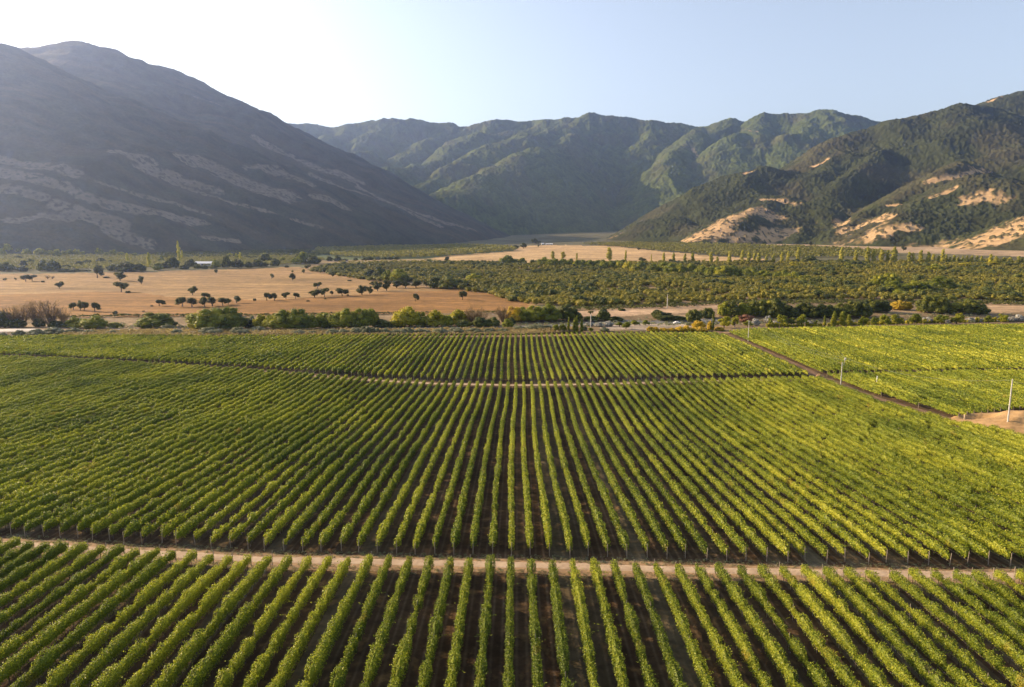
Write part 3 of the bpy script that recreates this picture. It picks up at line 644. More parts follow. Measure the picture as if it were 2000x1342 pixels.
def trunk_mesh(kind, seed):
    rng = np.random.default_rng(seed); P = []
    if kind == 'umbrella':
        lean = rng.uniform(-0.06, 0.06)
        P.append(tube([(0, 0, -0.03), (lean * 0.4, 0, 0.2), (lean, 0.01, 0.42)], [0.045, 0.032, 0.028]))
        for i in range(5):
            a = i * 1.26 + rng.uniform(0, 0.8); P.append(tube([(lean, 0, 0.40), (lean + 0.13 * math.cos(a), 0.13 * math.sin(a), 0.55), (lean + 0.26 * math.cos(a), 0.26 * math.sin(a), 0.68)], [0.022, 0.015, 0.006], 4))
    elif kind == 'poplar':
        P.append(tube([(0, 0, -0.02), (0, 0, 0.5), (0.01, 0, 0.9)], [0.055, 0.03, 0.01]))
    else:
        P.append(tube([(0, 0, -0.03), (0.01, 0.01, 0.25), (0.02, 0, 0.5)], [0.05, 0.035, 0.02]))
        for i in range(4):
            a = i * 1.57 + rng.uniform(0, 0.8); P.append(tube([(0.01, 0, 0.22), (0.12 * math.cos(a), 0.12 * math.sin(a), 0.4), (0.24 * math.cos(a), 0.24 * math.sin(a), 0.6)], [0.022, 0.014, 0.006], 4))
    return merge(P)
def bare_crown(seed, N, cs):
    rng = np.random.default_rng(seed); P = []; tips = []
    for i in range(15):
        a = rng.uniform(0, 6.28); r = rng.uniform(0.15, 0.46); h = rng.uniform(0.6, 0.98) * (1 - 0.35 * r)
        p = [(0, 0, 0.05), (0.35 * r * math.cos(a), 0.35 * r * math.sin(a), 0.35 * h), (r * math.cos(a), r * math.sin(a), h)]
        tips.append((p[1], p[2])); 
    V = [];
    for i in range(N):
        a, b = tips[rng.integers(len(tips))]; t = rng.uniform(0.0, 1.05); c = np.array(a) * (1 - t) + np.array(b) * t + rng.normal(0, 0.05, 3); V.append(c)
    c = np.array(V); d = rng.normal(0, 1, c.shape); m = np.array([0, 0, 1.6]); t2 = np.cross(rng.normal(0, 1, c.shape), d); 
    ax = np.stack([c[:, 0] * 1.2, c[:, 1] * 1.2, np.full(len(c), 0.9)], 1) + rng.normal(0, 0.45, c.shape); ax /= np.linalg.norm(ax, axis=1)[:, None]
    sd = np.cross(ax, rng.normal(0, 1, c.shape)); sd /= np.linalg.norm(sd, axis=1)[:, None]
    L = cs * rng.uniform(1.0, 2.4, (len(c), 1)); w_ = cs * 0.22
    return np.stack([c, c + sd * w_, c + ax * L + sd * w_ * 0.5, c + ax * L], 1).reshape(-1, 3), np.arange(len(c) * 4).reshape(-1, 4), tips
def bare_trunk(seed, tips):
    return merge([tube([(0, 0, -0.03), a, b], [0.026, 0.014, 0.004], 4) for a, b in tips])
TPL = {}
def template(kind, big):
    key = (kind, big)
    if key not in TPL:
        L = []
        for i in range(4):
            sd = 100 * len(TPL) + i + 7
            if kind == 'bare':
                V, Q, tips = bare_crown(sd, 1500 if big else 500, 0.045 if big else 0.06); c = mesh_np('crown', V, Q, MT['b']); V, Q = bare_trunk(sd, tips); t = mesh_np('trunk', V, Q, TRUNK)
            else:
                N, cs = {2: (4200, 0.034), 1: (1300, 0.065), 0: (420, 0.11)}[big]
                if kind == 'poplar': cs *= 0.8
                V, Q = crown_mesh(kind, sd, N, cs); c = mesh_np('crown', V, Q, MT['g']); V, Q = trunk_mesh(kind, sd); t = mesh_np('trunk', V, Q, TRUNK)
            L.append((c, t))
        TPL[key] = L
    return TPL[key]
rnd = random.Random(5)
PLANTS = []                              # collected first, labelled from left to right afterwards
def plant(px, py, w_, h_, kind, mat, what, cat, name, group, loc=None):
    p = ground(px, py) if loc is None else loc
    D = float(np.dot(p - CAM, FWD)); W = w_ * D / F; H = h_ * D / F
    PLANTS.append(dict(px=px, p=p, W=W, H=H, wpx=w_, hpx=h_, kind=kind, mat=mat, what=what, cat=cat, name=name, group=group))
def put(q, label):
    if q['what'] == 'dark green riverside tree': q['H'] *= 1.12
    big = 2 if q['wpx'] > 32 or q['hpx'] > 40 else (1 if q['wpx'] > 10 else 0)
    if q['kind'] == 'bare': big = 1 if q['wpx'] > 25 else 0
    c, t = rnd.choice(template(q['kind'], big))
    wmul = 1.0 if q['kind'] != 'poplar' else 1.12
    r = link(q['name'], None, loc=q['p'] - [0, 0, 0.05]); k_ = {'bush': 1.18, 'umbrella': 1.15, 'round': 1.2}.get(q['kind'], 1.05); r.scale = (q['W'] * k_ * wmul, q['W'] * k_ * wmul, q['H'] * (1.12 if q['kind'] == 'bush' else 1.03)); r.rotation_euler[2] = rnd.uniform(0, 6.28)
    tag(r, label, q['cat'], q['group'])
    for nm, me in (('trunk', t), ('crown', c)):
        if q['kind'] == 'bush' and nm == 'trunk': continue
        o = link(nm, me, r)
        if nm == 'crown': o.material_slots[0].link = 'OBJECT'; o.material_slots[0].material = MT[q['mat']]
def many(ox, oy, sc, items, *rest, **kw):
    for it in items: plant(ox + it[0] / sc, oy + it[1] / sc, it[2] / sc, it[3] / sc, *rest)
# field trees on the dry grass
G1 = 'dark trees scattered over the dry field'; A1 = ('umbrella', 'o', 'dark olive field tree on the dry field', 'tree', 'field_tree', G1)
many(0, 440, 4, [(40, 435, 35, 28), (122, 430, 22, 24), (200, 440, 75, 55), (252, 436, 70, 48), (465, 495, 68, 55), (762, 412, 95, 90), (770, 345, 70, 30), (940, 432, 105, 62), (948, 522, 105, 82), (1104, 460, 55, 58), (1688, 378, 28, 35), (1505, 546, 78, 70), (1600, 575, 85, 50), (1425, 635, 100, 80), (1500, 637, 110, 75), (1600, 640, 95, 85), (1660, 632, 110, 75), (1740, 627, 100, 65), (1785, 620, 55, 50), (1848, 608, 80, 60), (1245, 630, 90, 52), (575, 660, 70, 60), (628, 665, 60, 70), (658, 670, 72, 75), (742, 677, 85, 78)], *A1)
many(500, 440, 4, [(122, 418, 45, 42), (285, 432, 60, 52), (372, 375, 25, 35), (405, 348, 50, 40), (600, 405, 45, 38), (480, 495, 68, 52), (85, 588, 80, 64), (145, 588, 75, 62), (235, 578, 65, 55), (310, 573, 62, 48), (458, 565, 110, 65), (535, 560, 75, 70), (593, 547, 45, 38), (675, 553, 105, 62), (828, 545, 95, 68), (890, 540, 60, 58), (912, 478, 70, 38), (950, 515, 90, 70), (1020, 512, 90, 72), (1100, 490, 110, 55), (1170, 490, 80, 50), (1250, 487, 120, 55), (1330, 480, 60, 40), (1245, 595, 68, 65), (1613, 583, 75, 72), (1490, 285, 40, 42)], *A1)
A2 = ('bush', 'o', 'low dark bush on the dry field', 'bush', 'field_bush', 'low bushes on the dry field')
many(0, 440, 4, [(335, 446, 25, 14), (830, 412, 45, 13), (998, 530, 40, 20), (1185, 635, 22, 12), (900, 695, 38, 30), (1120, 675, 20, 10), (1990, 590, 25, 22)], *A2)
many(500, 440, 4, [(730, 436, 35, 12), (718, 550, 20, 12), (540, 578, 20, 10), (407, 595, 30, 10)], *A2)
many(0, 440, 4, [(370, 418, 60, 30), (410, 418, 50, 24)], 'bare', 'b', 'small bare tree on the pale left field', 'tree', 'bare_tree', 'bare trees on the left field')
# bare brown shrubs and willows along the stream
A3 = ('bare', 'b', 'tall bare brown tree by the stream', 'tree', 'bare_tree', 'bare brown trees by the stream')
many(0, 440, 4, [(90, 800, 190, 170), (180, 795, 150, 180), (285, 792, 200, 210), (400, 800, 230, 215), (500, 785, 130, 150), (20, 795, 120, 110)], *A3)
many(500, 440, 4, [(1700, 785, 180, 160), (1760, 780, 140, 120), (1930, 770, 160, 140)], *A3)
A4 = ('bush', 'd', 'dark thicket at the foot of the streamside trees', 'bush', 'thicket', 'dark thickets by the stream')
many(0, 440, 4, [(30, 800, 180, 130), (140, 800, 120, 70), (310, 795, 90, 70), (440, 800, 120, 60), (540, 800, 90, 60), (1340, 790, 90, 60), (1940, 800, 110, 75)], *A4)
many(500, 440, 4, [(1000, 795, 160, 60), (1100, 795, 120, 60), (960, 795, 90, 70), (1620, 795, 120, 60), (1840, 792, 140, 75), (1750, 795, 120, 80), (580, 800, 90, 70), (1990, 780, 90, 60)], *A4)
A5 = ('bush', 'g', 'broad green willow by the stream', 'tree', 'willow', 'broad willows along the stream')
many(0, 440, 4, [(610, 802, 160, 88), (740, 805, 190, 98), (1210, 800, 270, 122), (1640, 812, 330, 165), (1790, 812, 260, 170)], *A5)
many(500, 440, 4, [(200, 812, 230, 152), (330, 812, 220, 160), (420, 808, 150, 110), (530, 800, 170, 120), (680, 802, 220, 152), (820, 802, 190, 158), (900, 795, 120, 150), (1290, 790, 140, 110), (1490, 790, 120, 95)], *A5)
A6 = ('bush', 'y', 'yellow-green willow by the stream', 'tree', 'willow', 'yellow-green willows along the stream')
many(500, 440, 4, [(40, 806, 110, 115), (1170, 792, 225, 152), (1400, 792, 165, 132), (1580, 782, 175, 125)], *A6)
many(0, 440, 4, [(900, 800, 110, 45)], *A5)
many(500, 440, 4, [(1965, 800, 90, 70)], *A5)
many(1000, 440, 4, [(10, 755, 150, 125)], 'bush', 'Y', 'golden rounded willow right of the bare trees', 'tree', 'willow', 'golden trees by the stream')
many(1000, 440, 4, [(70, 750, 150, 115), (170, 748, 170, 125), (290, 748, 180, 132)], *A5)
A7 = ('bush', 'd', 'dark green riverside tree', 'tree', 'riverside_tree', 'dark trees along the river bank')
many(1000, 440, 4, [(430, 738, 160, 112), (510, 742, 80, 60), (712, 738, 105, 78), (1420, 762, 120, 98), (1520, 722, 130, 70)], *A7)
many(1000, 440, 4, [(620, 745, 120, 40), (800, 745, 130, 36), (1130, 705, 90, 45), (1200, 738, 170, 55), (1150, 732, 100, 70), (1300, 738, 120, 34), (860, 668, 60, 20), (760, 642, 50, 26), (930, 620, 60, 34)], *A4)
many(1400, 560, 6.667, [(90, 385, 180, 190), (330, 385, 200, 190), (700, 385, 200, 205)], 'bush', 'g', 'lighter green riverside tree on the right', 'tree', 'riverside_tree', 'lighter trees along the river bank')
many(1400, 560, 6.667, [(200, 392, 180, 190), (450, 380, 200, 180), (580, 385, 200, 190), (760, 402, 240, 228), (880, 385, 200, 160), (970, 400, 200, 130), (1100, 390, 220, 165), (1220, 400, 220, 165), (1350, 400, 220, 160), (1480, 400, 220, 150), (1620, 395, 240, 170), (1760, 395, 240, 190), (1900, 395, 240, 200)], *A7)
many(1700, 560, 6.667, [(30, 330, 260, 150), (170, 330, 200, 140)], *A7)
many(1700, 560, 6.667, [(360, 300, 190, 120), (460, 300, 170, 110)], 'bush', 'Y', 'golden-topped riverside tree', 'tree', 'riverside_tree', 'golden trees by the river')
many(1700, 560, 6.667, [(720, 335, 240, 200), (860, 345, 260, 215), (1000, 340, 260, 160), (1240, 345, 240, 170), (1370, 350, 240, 160), (1460, 355, 170, 110), (920, 150, 120, 60), (1060, 180, 120, 60), (1270, 185, 170, 30)], *A7)
# trees standing inside the orchard belt
A8 = ('bush', 'g', 'big round green tree rising from the orchard', 'tree', 'round_tree', 'big green trees in the orchard')
many(1500, 440, 4, [(860, 490, 140, 100), (950, 492, 170, 118), (1000, 527, 190, 92), (1150, 527, 170, 100), (1340, 512, 190, 110), (1430, 512, 120, 60), (1200, 542, 130, 40), (1030, 562, 140, 62), (110, 420, 130, 72), (200, 432, 125, 72), (290, 440, 120, 52), (1310, 362, 140, 60), (620, 330, 60, 40)], *A8)
many(1500, 440, 4, [(1240, 527, 100, 70), (320, 292, 110, 58), (0, 480, 120, 40), (100, 475, 110, 36), (20, 560, 110, 50)], 'bush', 'd', 'dark round tree standing in the orchard', 'tree', 'round_tree', 'dark trees in the orchard')
many(1500, 440, 4, [(1025, 560, 30, 60), (580, 455, 24, 22), (630, 455, 40, 30), (680, 458, 22, 18), (710, 460, 15, 25), (745, 460, 15, 20), (210, 330, 90, 45), (1530, 332, 110, 42), (1735, 318, 120, 40)], 'round', 'y', 'bright yellow-green small tree in the orchard', 'tree', 'young_tree', 'yellow-green trees in the orchard')
many(500, 440, 4, [(890, 415, 100, 80), (965, 420, 120, 96), (1160, 442, 120, 50), (1400, 492, 110, 92), (1500, 496, 160, 97), (1575, 482, 100, 62)], 'bush', 'd', 'dark rounded tree at the orchard edge', 'tree', 'round_tree', 'dark trees at the orchard edge')
many(500, 440, 4, [(1030, 437, 90, 85), (1120, 442, 150, 100), (1700, 447, 120, 70), (1970, 547, 70, 55), (1965, 305, 110, 75), (1905, 300, 40, 30)], *A8)
many(1000, 460, 6.667, [(420, 402, 190, 120), (500, 410, 120, 100), (560, 405, 120, 112), (660, 405, 140, 112), (760, 402, 120, 98), (850, 412, 120, 104), (930, 405, 100, 92), (1020, 412, 130, 98), (1110, 395, 110, 74), (1190, 440, 140, 124), (1300, 432, 150, 114), (1400, 442, 140, 114), (1830, 492, 150, 134), (130, 370, 120, 80), (50, 370, 110, 70), (1680, 442, 130, 114)], 'bush', 'g', 'green tree in the line behind the orchard', 'tree', 'round_tree', 'line of green trees behind the orchard')
many(1000, 460, 6.667, [(1510, 450, 140, 110), (1600, 482, 160, 104)], 'bush', 'y', 'yellow-green tree in the line behind the orchard', 'tree', 'round_tree', 'yellow trees behind the orchard')
many(1000, 440, 4, [(1180, 372, 110, 84), (1240, 390, 120, 95), (1310, 386, 110, 92), (1400, 384, 120, 92), (1480, 394, 110, 88), (1560, 404, 120, 88), (1650, 410, 150, 94), (1730, 410, 130, 96), (1850, 412, 160, 84), (1960, 420, 110, 72)], 'bush', 'g', 'green tree in the line behind the orchard', 'tree', 'round_tree', 'line of green trees behind the orchard')
A9 = ('poplar', 'p', 'slim poplar in the row behind the orchard', 'tree', 'poplar', 'poplars behind the orchard')
many(1000, 460, 6.667, [(530, 312, 75, 105), (665, 295, 90, 82), (845, 312, 35, 85), (1265, 328, 100, 168), (1480, 358, 42, 162), (1813, 352, 22, 105)], *A9)
many(1000, 440, 4, [(1183, 294, 32, 78), (1260, 294, 36, 78), (1350, 294, 35, 70), (1410, 294, 40, 80), (1505, 299, 15, 38), (1553, 302, 45, 90), (1603, 304, 32, 58), (1697, 302, 42, 95), (1797, 294, 40, 95), (1850, 300, 45, 92), (1925, 298, 45, 80), (1985, 292, 30, 60), (1890, 292, 30, 70)], *A9)
many(1500, 440, 4, [(40, 292, 35, 65), (105, 297, 40, 85), (155, 294, 35, 90), (235, 282, 50, 105), (570, 292, 45, 115), (685, 292, 45, 95), (775, 297, 55, 122), (820, 297, 45, 100), (885, 292, 50, 95), (930, 292, 40, 90), (982, 297, 60, 125), (1100, 302, 40, 90), (1130, 302, 35, 85), (1190, 300, 50, 102), (1250, 300, 45, 90), (1290, 297, 40, 70), (1330, 297, 35, 60), (1360, 302, 40, 112), (1388, 300, 32, 70), (1420, 300, 30, 52), (1450, 300, 35, 67), (1480, 299, 30, 50), (1520, 299, 30, 56), (1550, 299, 30, 60), (1590, 299, 35, 60), (1630, 299, 35, 60), (1665, 302, 35, 60), (1780, 302, 45, 60), (1840, 302, 45, 50), (1890, 302, 45, 50), (1955, 302, 35, 60), (1985, 302, 40, 50)], *A9)
many(1500, 440, 4, [(1735, 308, 46, 80)], 'poplar', 'P', 'yellow poplar in the row behind the orchard', 'tree', 'poplar', 'yellow poplars')
many(1000, 460, 6.667, [(1700, 352, 110, 66)], 'umbrella', 'o', 'lone dark tree on the pale far field', 'tree', 'field_tree', 'trees on the far fields')
A10 = ('round', 'o', 'dark tree on the tan strip below the right mountain', 'tree', 'field_tree', 'dark trees below the right mountain')
many(1500, 440, 4, [(1060, 200, 52, 40), (330, 162, 40, 35), (293, 150, 22, 18), (630, 152, 40, 18), (115, 162, 15, 12), (1635, 170, 85, 64), (1850, 177, 50, 34), (1900, 187, 60, 36), (1975, 187, 75, 56)], *A10)
many(1000, 440, 4, [(1410, 160, 30, 20), (1755, 160, 32, 22), (1885, 165, 25, 16), (1915, 168, 28, 16), (990, 195, 30, 20)], *A10)
A11 = ('round', 'd', 'dark tree at the far end of the pale field', 'tree', 'field_tree', 'dark trees at the pale field')
many(1000, 460, 6.667, [(60, 180, 80, 60), (150, 170, 90, 70), (300, 118, 100, 80), (350, 120, 60, 50), (345, 152, 30, 34)], *A11)
# belt of trees and poplars at the left foot of the mountain
A12 = ('bush', 'g', 'hazy green tree below the left mountain', 'tree', 'belt_tree', 'green trees below the left mountain')
many(0, 470, 6.667, [(110, 190, 130, 150), (30, 200, 90, 100), (200, 180, 80, 70), (240, 190, 100, 90), (350, 195, 110, 90), (430, 150, 70, 60), (520, 200, 130, 102), (620, 202, 110, 70), (660, 200, 80, 80), (740, 215, 120, 104), (830, 202, 90, 72), (905, 195, 100, 80), (1000, 195, 90, 86), (1080, 195, 60, 60), (1290, 195, 90, 95), (1390, 205, 90, 55), (1480, 200, 110, 80), (1580, 205, 90, 60), (1760, 210, 90, 50)], *A12)
A13 = ('bush', 'd', 'dark bushy tree behind the dry field', 'tree', 'belt_tree', 'dark trees behind the dry field')
many(0, 470, 6.667, [(230, 245, 110, 55), (310, 345, 90, 95), (400, 300, 90, 70), (560, 402, 150, 148), (690, 402, 180, 148), (70, 402, 190, 125), (160, 390, 100, 80), (290, 402, 140, 72), (870, 362, 130, 50), (1030, 322, 90, 60), (1140, 302, 120, 55), (1320, 292, 120, 70), (1440, 292, 70, 40), (1500, 397, 200, 92), (1650, 402, 260, 128), (1800, 402, 200, 102), (1280, 372, 110, 40), (850, 402, 160, 36), (980, 402, 160, 36), (1120, 400, 120, 26)], *A13)
many(300, 460, 6.667, [(250, 432, 170, 152), (150, 432, 120, 80), (400, 440, 120, 60), (490, 412, 140, 112), (560, 432, 90, 60), (660, 432, 110, 48), (780, 428, 100, 45), (950, 422, 115, 162), (1090, 422, 165, 112), (1240, 422, 120, 82), (1360, 412, 140, 102), (1450, 402, 90, 60), (1575, 402, 120, 102), (1300, 302, 90, 40), (1220, 302, 100, 40), (1735, 418, 60, 30)], *A13)
many(300, 460, 6.667, [(60, 452, 130, 102), (100, 342, 80, 80), (810, 422, 110, 110), (870, 412, 70, 60), (1680, 342, 80, 60), (1450, 322, 120, 95), (1510, 332, 90, 60), (1860, 372, 130, 92), (1950, 365, 140, 155), (1090, 312, 60, 80), (1000, 282, 90, 52), (700, 160, 120, 70), (570, 200, 120, 70)], *A12)
many(500, 440, 4, [(70, 287, 100, 70), (150, 312, 70, 52), (10, 322, 80, 60), (370, 292, 145, 86), (450, 302, 115, 70), (330, 292, 80, 60), (575, 282, 50, 40), (635, 282, 60, 44), (690, 279, 60, 20), (780, 277, 35, 25), (850, 272, 60, 18), (890, 272, 60, 26), (950, 270, 50, 22), (1000, 269, 50, 24), (1050, 269, 50, 26), (1100, 268, 46, 24)], *A13)
many(300, 460, 6.667, [(1955, 495, 35, 60), (1810, 490, 30, 45)], *A1)
A14 = ('poplar', 'P', 'bright yellow-green poplar below the left mountain', 'tree', 'poplar', 'bright poplars on the left')
many(0, 470, 6.667, [(1660, 290, 45, 124), (1945, 345, 62, 184)], *A14)
many(300, 460, 6.667, [(335, 355, 52, 272), (375, 310, 42, 116), (1130, 322, 45, 100), (1940, 180, 26, 74)], *A14)
# line of young trees along the vineyard edge
A15 = ('round', 'g', 'round young tree along the far vineyard edge', 'tree', 'young_tree', 'young trees along the vineyard edge')
many(1500, 440, 4, [(20, 787, 45, 68), (110, 787, 95, 92), (180, 787, 75, 72), (260, 787, 90, 87), (370, 787, 32, 50), (740, 795, 80, 82), (830, 790, 62, 80), (915, 787, 85, 90), (1005, 782, 110, 82), (1145, 780, 95, 87), (1350, 770, 108, 77), (1470, 770, 110, 82), (1720, 767, 80, 66), (1840, 760, 90, 66)], *A15)
many(1000, 440, 4, [(1655, 802, 110, 95), (1740, 797, 60, 92), (1840, 792, 90, 50), (345, 837, 55, 66), (400, 837, 60, 66), (890, 812, 75, 57), (840, 792, 70, 37), (960, 782, 85, 42), (1045, 782, 70, 44), (620, 835, 50, 40)], *A15)
many(1500, 440, 4, [(1500, 742, 62, 60)], 'round', 'y', 'yellow-topped round tree near the right end of the vineyard edge', 'tree', 'young_tree', 'yellow young trees')
A16 = ('poplar', 'g', 'small green poplar along the far vineyard edge', 'tree', 'poplar', 'small poplars along the vineyard edge')
many(1500, 440, 4, [(440, 772, 28, 66), (500, 792, 34, 75), (515, 792, 55, 120), (580, 792, 72, 116), (630, 787, 55, 86)], *A16)
many(1000, 440, 4, [(443, 840, 28, 122), (490, 840, 44, 112), (503, 840, 40, 132), (545, 840, 38, 102)], *A16)
many(1000, 440, 4, [(1570, 825, 28, 138)], 'poplar', 'd', 'slender dark cypress where the dirt road ends', 'tree', 'cypress', 'cypresses')
A17 = ('bush', 'Y', 'golden bush along the far vineyard edge', 'bush', 'golden_bush', 'golden bushes along the vineyard edge')
many(1000, 440, 4, [(1455, 807, 105, 66), (1460, 827, 125, 34), (1545, 822, 42, 76), (1080, 827, 60, 38), (1120, 827, 60, 34), (1180, 827, 70, 28), (1250, 827, 60, 28), (1310, 827, 70, 38), (1360, 827, 70, 46), (1620, 822, 80, 30), (1410, 827, 60, 26)], *A17)
many(1500, 440, 4, [(x, 797 - x * 0.024, rnd.uniform(24, 42), rnd.uniform(20, 42)) for x in range(0, 1900, 34)], 'bush', 'y', 'little yellowish bush lining the far vineyard edge', 'bush', 'small_bush', 'little bushes lining the vineyard edge')
A18 = ('bush', 's', 'grey-green shrub by the stream', 'bush', 'shrub', 'grey-green shrubs by the stream')
many(0, 440, 4, [(150, 860, 90, 45), (290, 862, 120, 52), (420, 845, 140, 50), (580, 845, 120, 45), (480, 850, 80, 36), (700, 848, 100, 34), (880, 852, 100, 35), (1640, 852, 180, 55), (1870, 852, 150, 56), (1310, 812, 90, 42), (1970, 792, 80, 92), (1380, 852, 90, 40), (20, 868, 60, 30)], *A18)
many(500, 440, 4, [(20, 832, 120, 44), (330, 852, 110, 36), (440, 852, 90, 30), (600, 852, 120, 42), (680, 850, 90, 40), (780, 848, 110, 50), (860, 848, 130, 62), (930, 850, 90, 52), (1010, 850, 90, 50), (1090, 852, 120, 40), (1170, 850, 130, 52), (1300, 850, 140, 44), (1440, 850, 120, 50), (1560, 846, 140, 50), (1700, 846, 120, 44), (1820, 842, 110, 40), (1930, 842, 100, 38)], *A18)
many(1000, 440, 4, [(160, 818, 130, 42), (220, 818, 110, 44), (270, 815, 90, 38), (60, 820, 110, 36), (720, 827, 80, 30), (560, 822, 60, 38), (1385, 782, 60, 26)], *A18)
A19 = ('bush', 'w', 'silvery pale shrub by the river bed', 'bush', 'silver_shrub', 'silvery shrubs by the river bed')
many(1000, 440, 4, [(600, 788, 80, 32), (680, 792, 80, 36), (750, 790, 80, 44), (1900, 785, 70, 60)], *A19)
many(1500, 440, 4, [(0, 765, 60, 60), (60, 775, 90, 30), (320, 772, 70, 28), (640, 775, 60, 40), (740, 775, 60, 44), (1000, 760, 90, 66), (1240, 765, 90, 50), (1400, 765, 60, 30), (1580, 758, 70, 40), (1630, 755, 90, 34), (1850, 755, 50, 34), (1900, 752, 70, 40), (1960, 750, 80, 56)], *A19)
many(1400, 560, 6.667, [(390, 460, 200, 100)], 'bush', 'r', 'reddish brown bush behind the vineyard edge', 'bush', 'russet_bush', 'russet bushes')
groups = {}
for q in PLANTS: groups.setdefault((q['what'], q['group']), []).append(q)
for (what, g), L in groups.items():
    L.sort(key=lambda q: q['px'])
    for i, q in enumerate(L):
        lab = what if len(L) == 1 else what + ', ' + (ordinal(i + 1) if i else 'leftmost') + (' from the left' if i else ' of them')
        if len(L) == 1: q['group'] = None
        put(q, lab)
print('plants', len(PLANTS))

# two palms by the river flats
def palm(px, py, h_px, w_px, label):
    p = ground(px, py); D = float(np.dot(p - CAM, FWD)); H = h_px * D / F; W = w_px * D / F
    r = link('palm_tree', None, loc=p); tag(r, label, 'palm tree', 'palm trees')
    V, Q = tube([(0, 0, -0.3), (0.03, 0, H * 0.5), (0, 0, H * 0.93)], [0.34, 0.28, 0.22], 8); link('trunk', mesh_np('trunk', V, Q, PALE_TRUNK), r)
    P = []; rng = np.random.default_rng(int(px))
    for i in range(34):
        a = i * 2.4; e = rng.uniform(-0.25, 1.1); n = 6; pts = []
        for k in range(n):
            t = k / (n - 1); R = W * 0.55 * t * math.cos(e * 0.6); pts.append((R * math.cos(a), R * math.sin(a), H * 0.92 + W * 0.35 * (math.sin(e) * t - 0.75 * t * t)))
        pts = np.array(pts); sd = np.array([-math.sin(a), math.cos(a), 0]) * 0.30
        for s_ in (-1, 1):
            V = np.concatenate([pts, pts + sd * s_ * np.array([0.3, 1, 1.2, 1.1, 0.8, 0.1])[:, None] - [0, 0, 0.12]]); P.append((V, np.array([(k, k + 1, n + k + 1, n + k) for k in range(n - 1)])))
    V, Q = merge(P); link('crown', mesh_np('crown', V, Q, MT['o']), r)
palm(1153.5, 646, 41, 13, 'tall palm with a pale trunk standing at the far vineyard edge')
palm(1303, 602, 33, 8, 'farther palm with a thin pale trunk on the tan river flat')
# ------------------------------------------------------------------ orchard: 300 nearest trees one by one, the rest and other uncountable growth as stuff
def poly_points(pts, n_try, rng, jitter=None, spacing=None, rot=0.3):
    P = wpoly(pts); lo, hi = P.min(0), P.max(0)
    if spacing:
        c, s = math.cos(rot), math.sin(rot); ext = max(hi - lo) * 1.2; m = (lo + hi) / 2
        g = np.arange(-ext, ext, spacing); X, Y = np.meshgrid(g, g * 0.9); X = X.ravel(); Y = Y.ravel()
        x = m[0] + c * X - s * Y; y = m[1] + s * X + c * Y; k = (x > lo[0]) & (x < hi[0]) & (y > lo[1]) & (y < hi[1]); x, y = x[k], y[k]
        x = x + rng.normal(0, spacing * jitter, len(x)); y = y + rng.normal(0, spacing * jitter, len(y))
    else:
        x = rng.uniform(lo[0], hi[0], n_try); y = rng.uniform(lo[1], hi[1], n_try)
    k = inside(P, x, y) & (np.abs(x) < y * 0.80 + 20); return x[k], y[k]
def blob_template(seed, n, cs, flat=0.8):
    rng = np.random.default_rng(seed); parts = []
    for i in range(3):
        a = i * 2.1 + rng.uniform(0, 1); c = np.array([0.16 * math.cos(a), 0.16 * math.sin(a), 0.5 + 0.1 * rng.normal()])
        parts.append(qsphere(c, 0.26, 1, 1.2, rng)); d = rng.normal(0, 1, (n // 3, 3)); d /= np.linalg.norm(d, axis=1)[:, None]
        parts.append(cards(c + d * 0.34 * [1, 1, 1.25], d, cs, rng))
    return merge(parts)
def tiny_template(seed, n=26, cs=0.34):
    rng = np.random.default_rng(seed); d = rng.normal(0, 1, (n, 3)); d /= np.linalg.norm(d, axis=1)[:, None]; d[:, 2] = np.abs(d[:, 2]) * 1.0 - 0.2
    c = np.array([0, 0, 0.45]) + d * [0.40, 0.40, 0.48]; return cards(c, d, cs, rng)
def scatter(name, x, y, W, H, tpls, rng, mat, label, cat='trees'):
    parts = []; z = floor_z(x, y); idx = rng.integers(0, len(tpls), len(x)); n0 = 0; VV = []; QQ = []
    for t, (V, Q) in enumerate(tpls):
        k = np.nonzero(idx == t)[0]
        if len(k) == 0: continue
        a = rng.uniform(0, 6.28, len(k)); c, s = np.cos(a), np.sin(a)
        vx = V[None, :, 0] * W[k, None]; vy = V[None, :, 1] * W[k, None]; vz = V[None, :, 2] * H[k, None]
        A = np.stack([x[k, None] + c[:, None] * vx - s[:, None] * vy, y[k, None] + s[:, None] * vx + c[:, None] * vy, z[k, None] + vz], -1).reshape(-1, 3)
        q = (Q[None] + (np.arange(len(k)) * len(V))[:, None, None]).reshape(-1, 4); VV.append(A); QQ.append(q + n0); n0 += len(A)
    o = link(name, mesh_np(name, np.concatenate(VV), np.concatenate(QQ), mat)); tag(o, label, cat, kind='stuff'); return o
rng = np.random.default_rng(77)
ORCH = [(604, 529), (640, 519), (760, 514), (1000, 514), (1500, 512), (2080, 510), (2080, 592), (1850, 584), (1760, 590), (1700, 586), (1500, 586), (1400, 590), (1300, 596), (1150, 600), (1050, 597), (1000, 588), (950, 576), (890, 566), (880, 552), (730, 550)]
ox, oy = poly_points(ORCH, 0, rng, 0.17, 7.8, 0.35)
th = vnoise(ox / 45, oy / 45, 9); k = (rng.uniform(0, 1, len(ox)) < 0.86 + 0.45 * th); ox, oy = ox[k], oy[k]
lane = ((ox * math.cos(0.35) + oy * math.sin(0.35) + 5 * vnoise(ox / 80, oy / 80, 12)) / 74.0) % 1.0; lane2 = ((-ox * math.sin(0.35) + oy * math.cos(0.35)) / 118.0) % 1.0
k = (lane > 0.10) & (lane2 > 0.07); ox, oy = ox[k], oy[k]
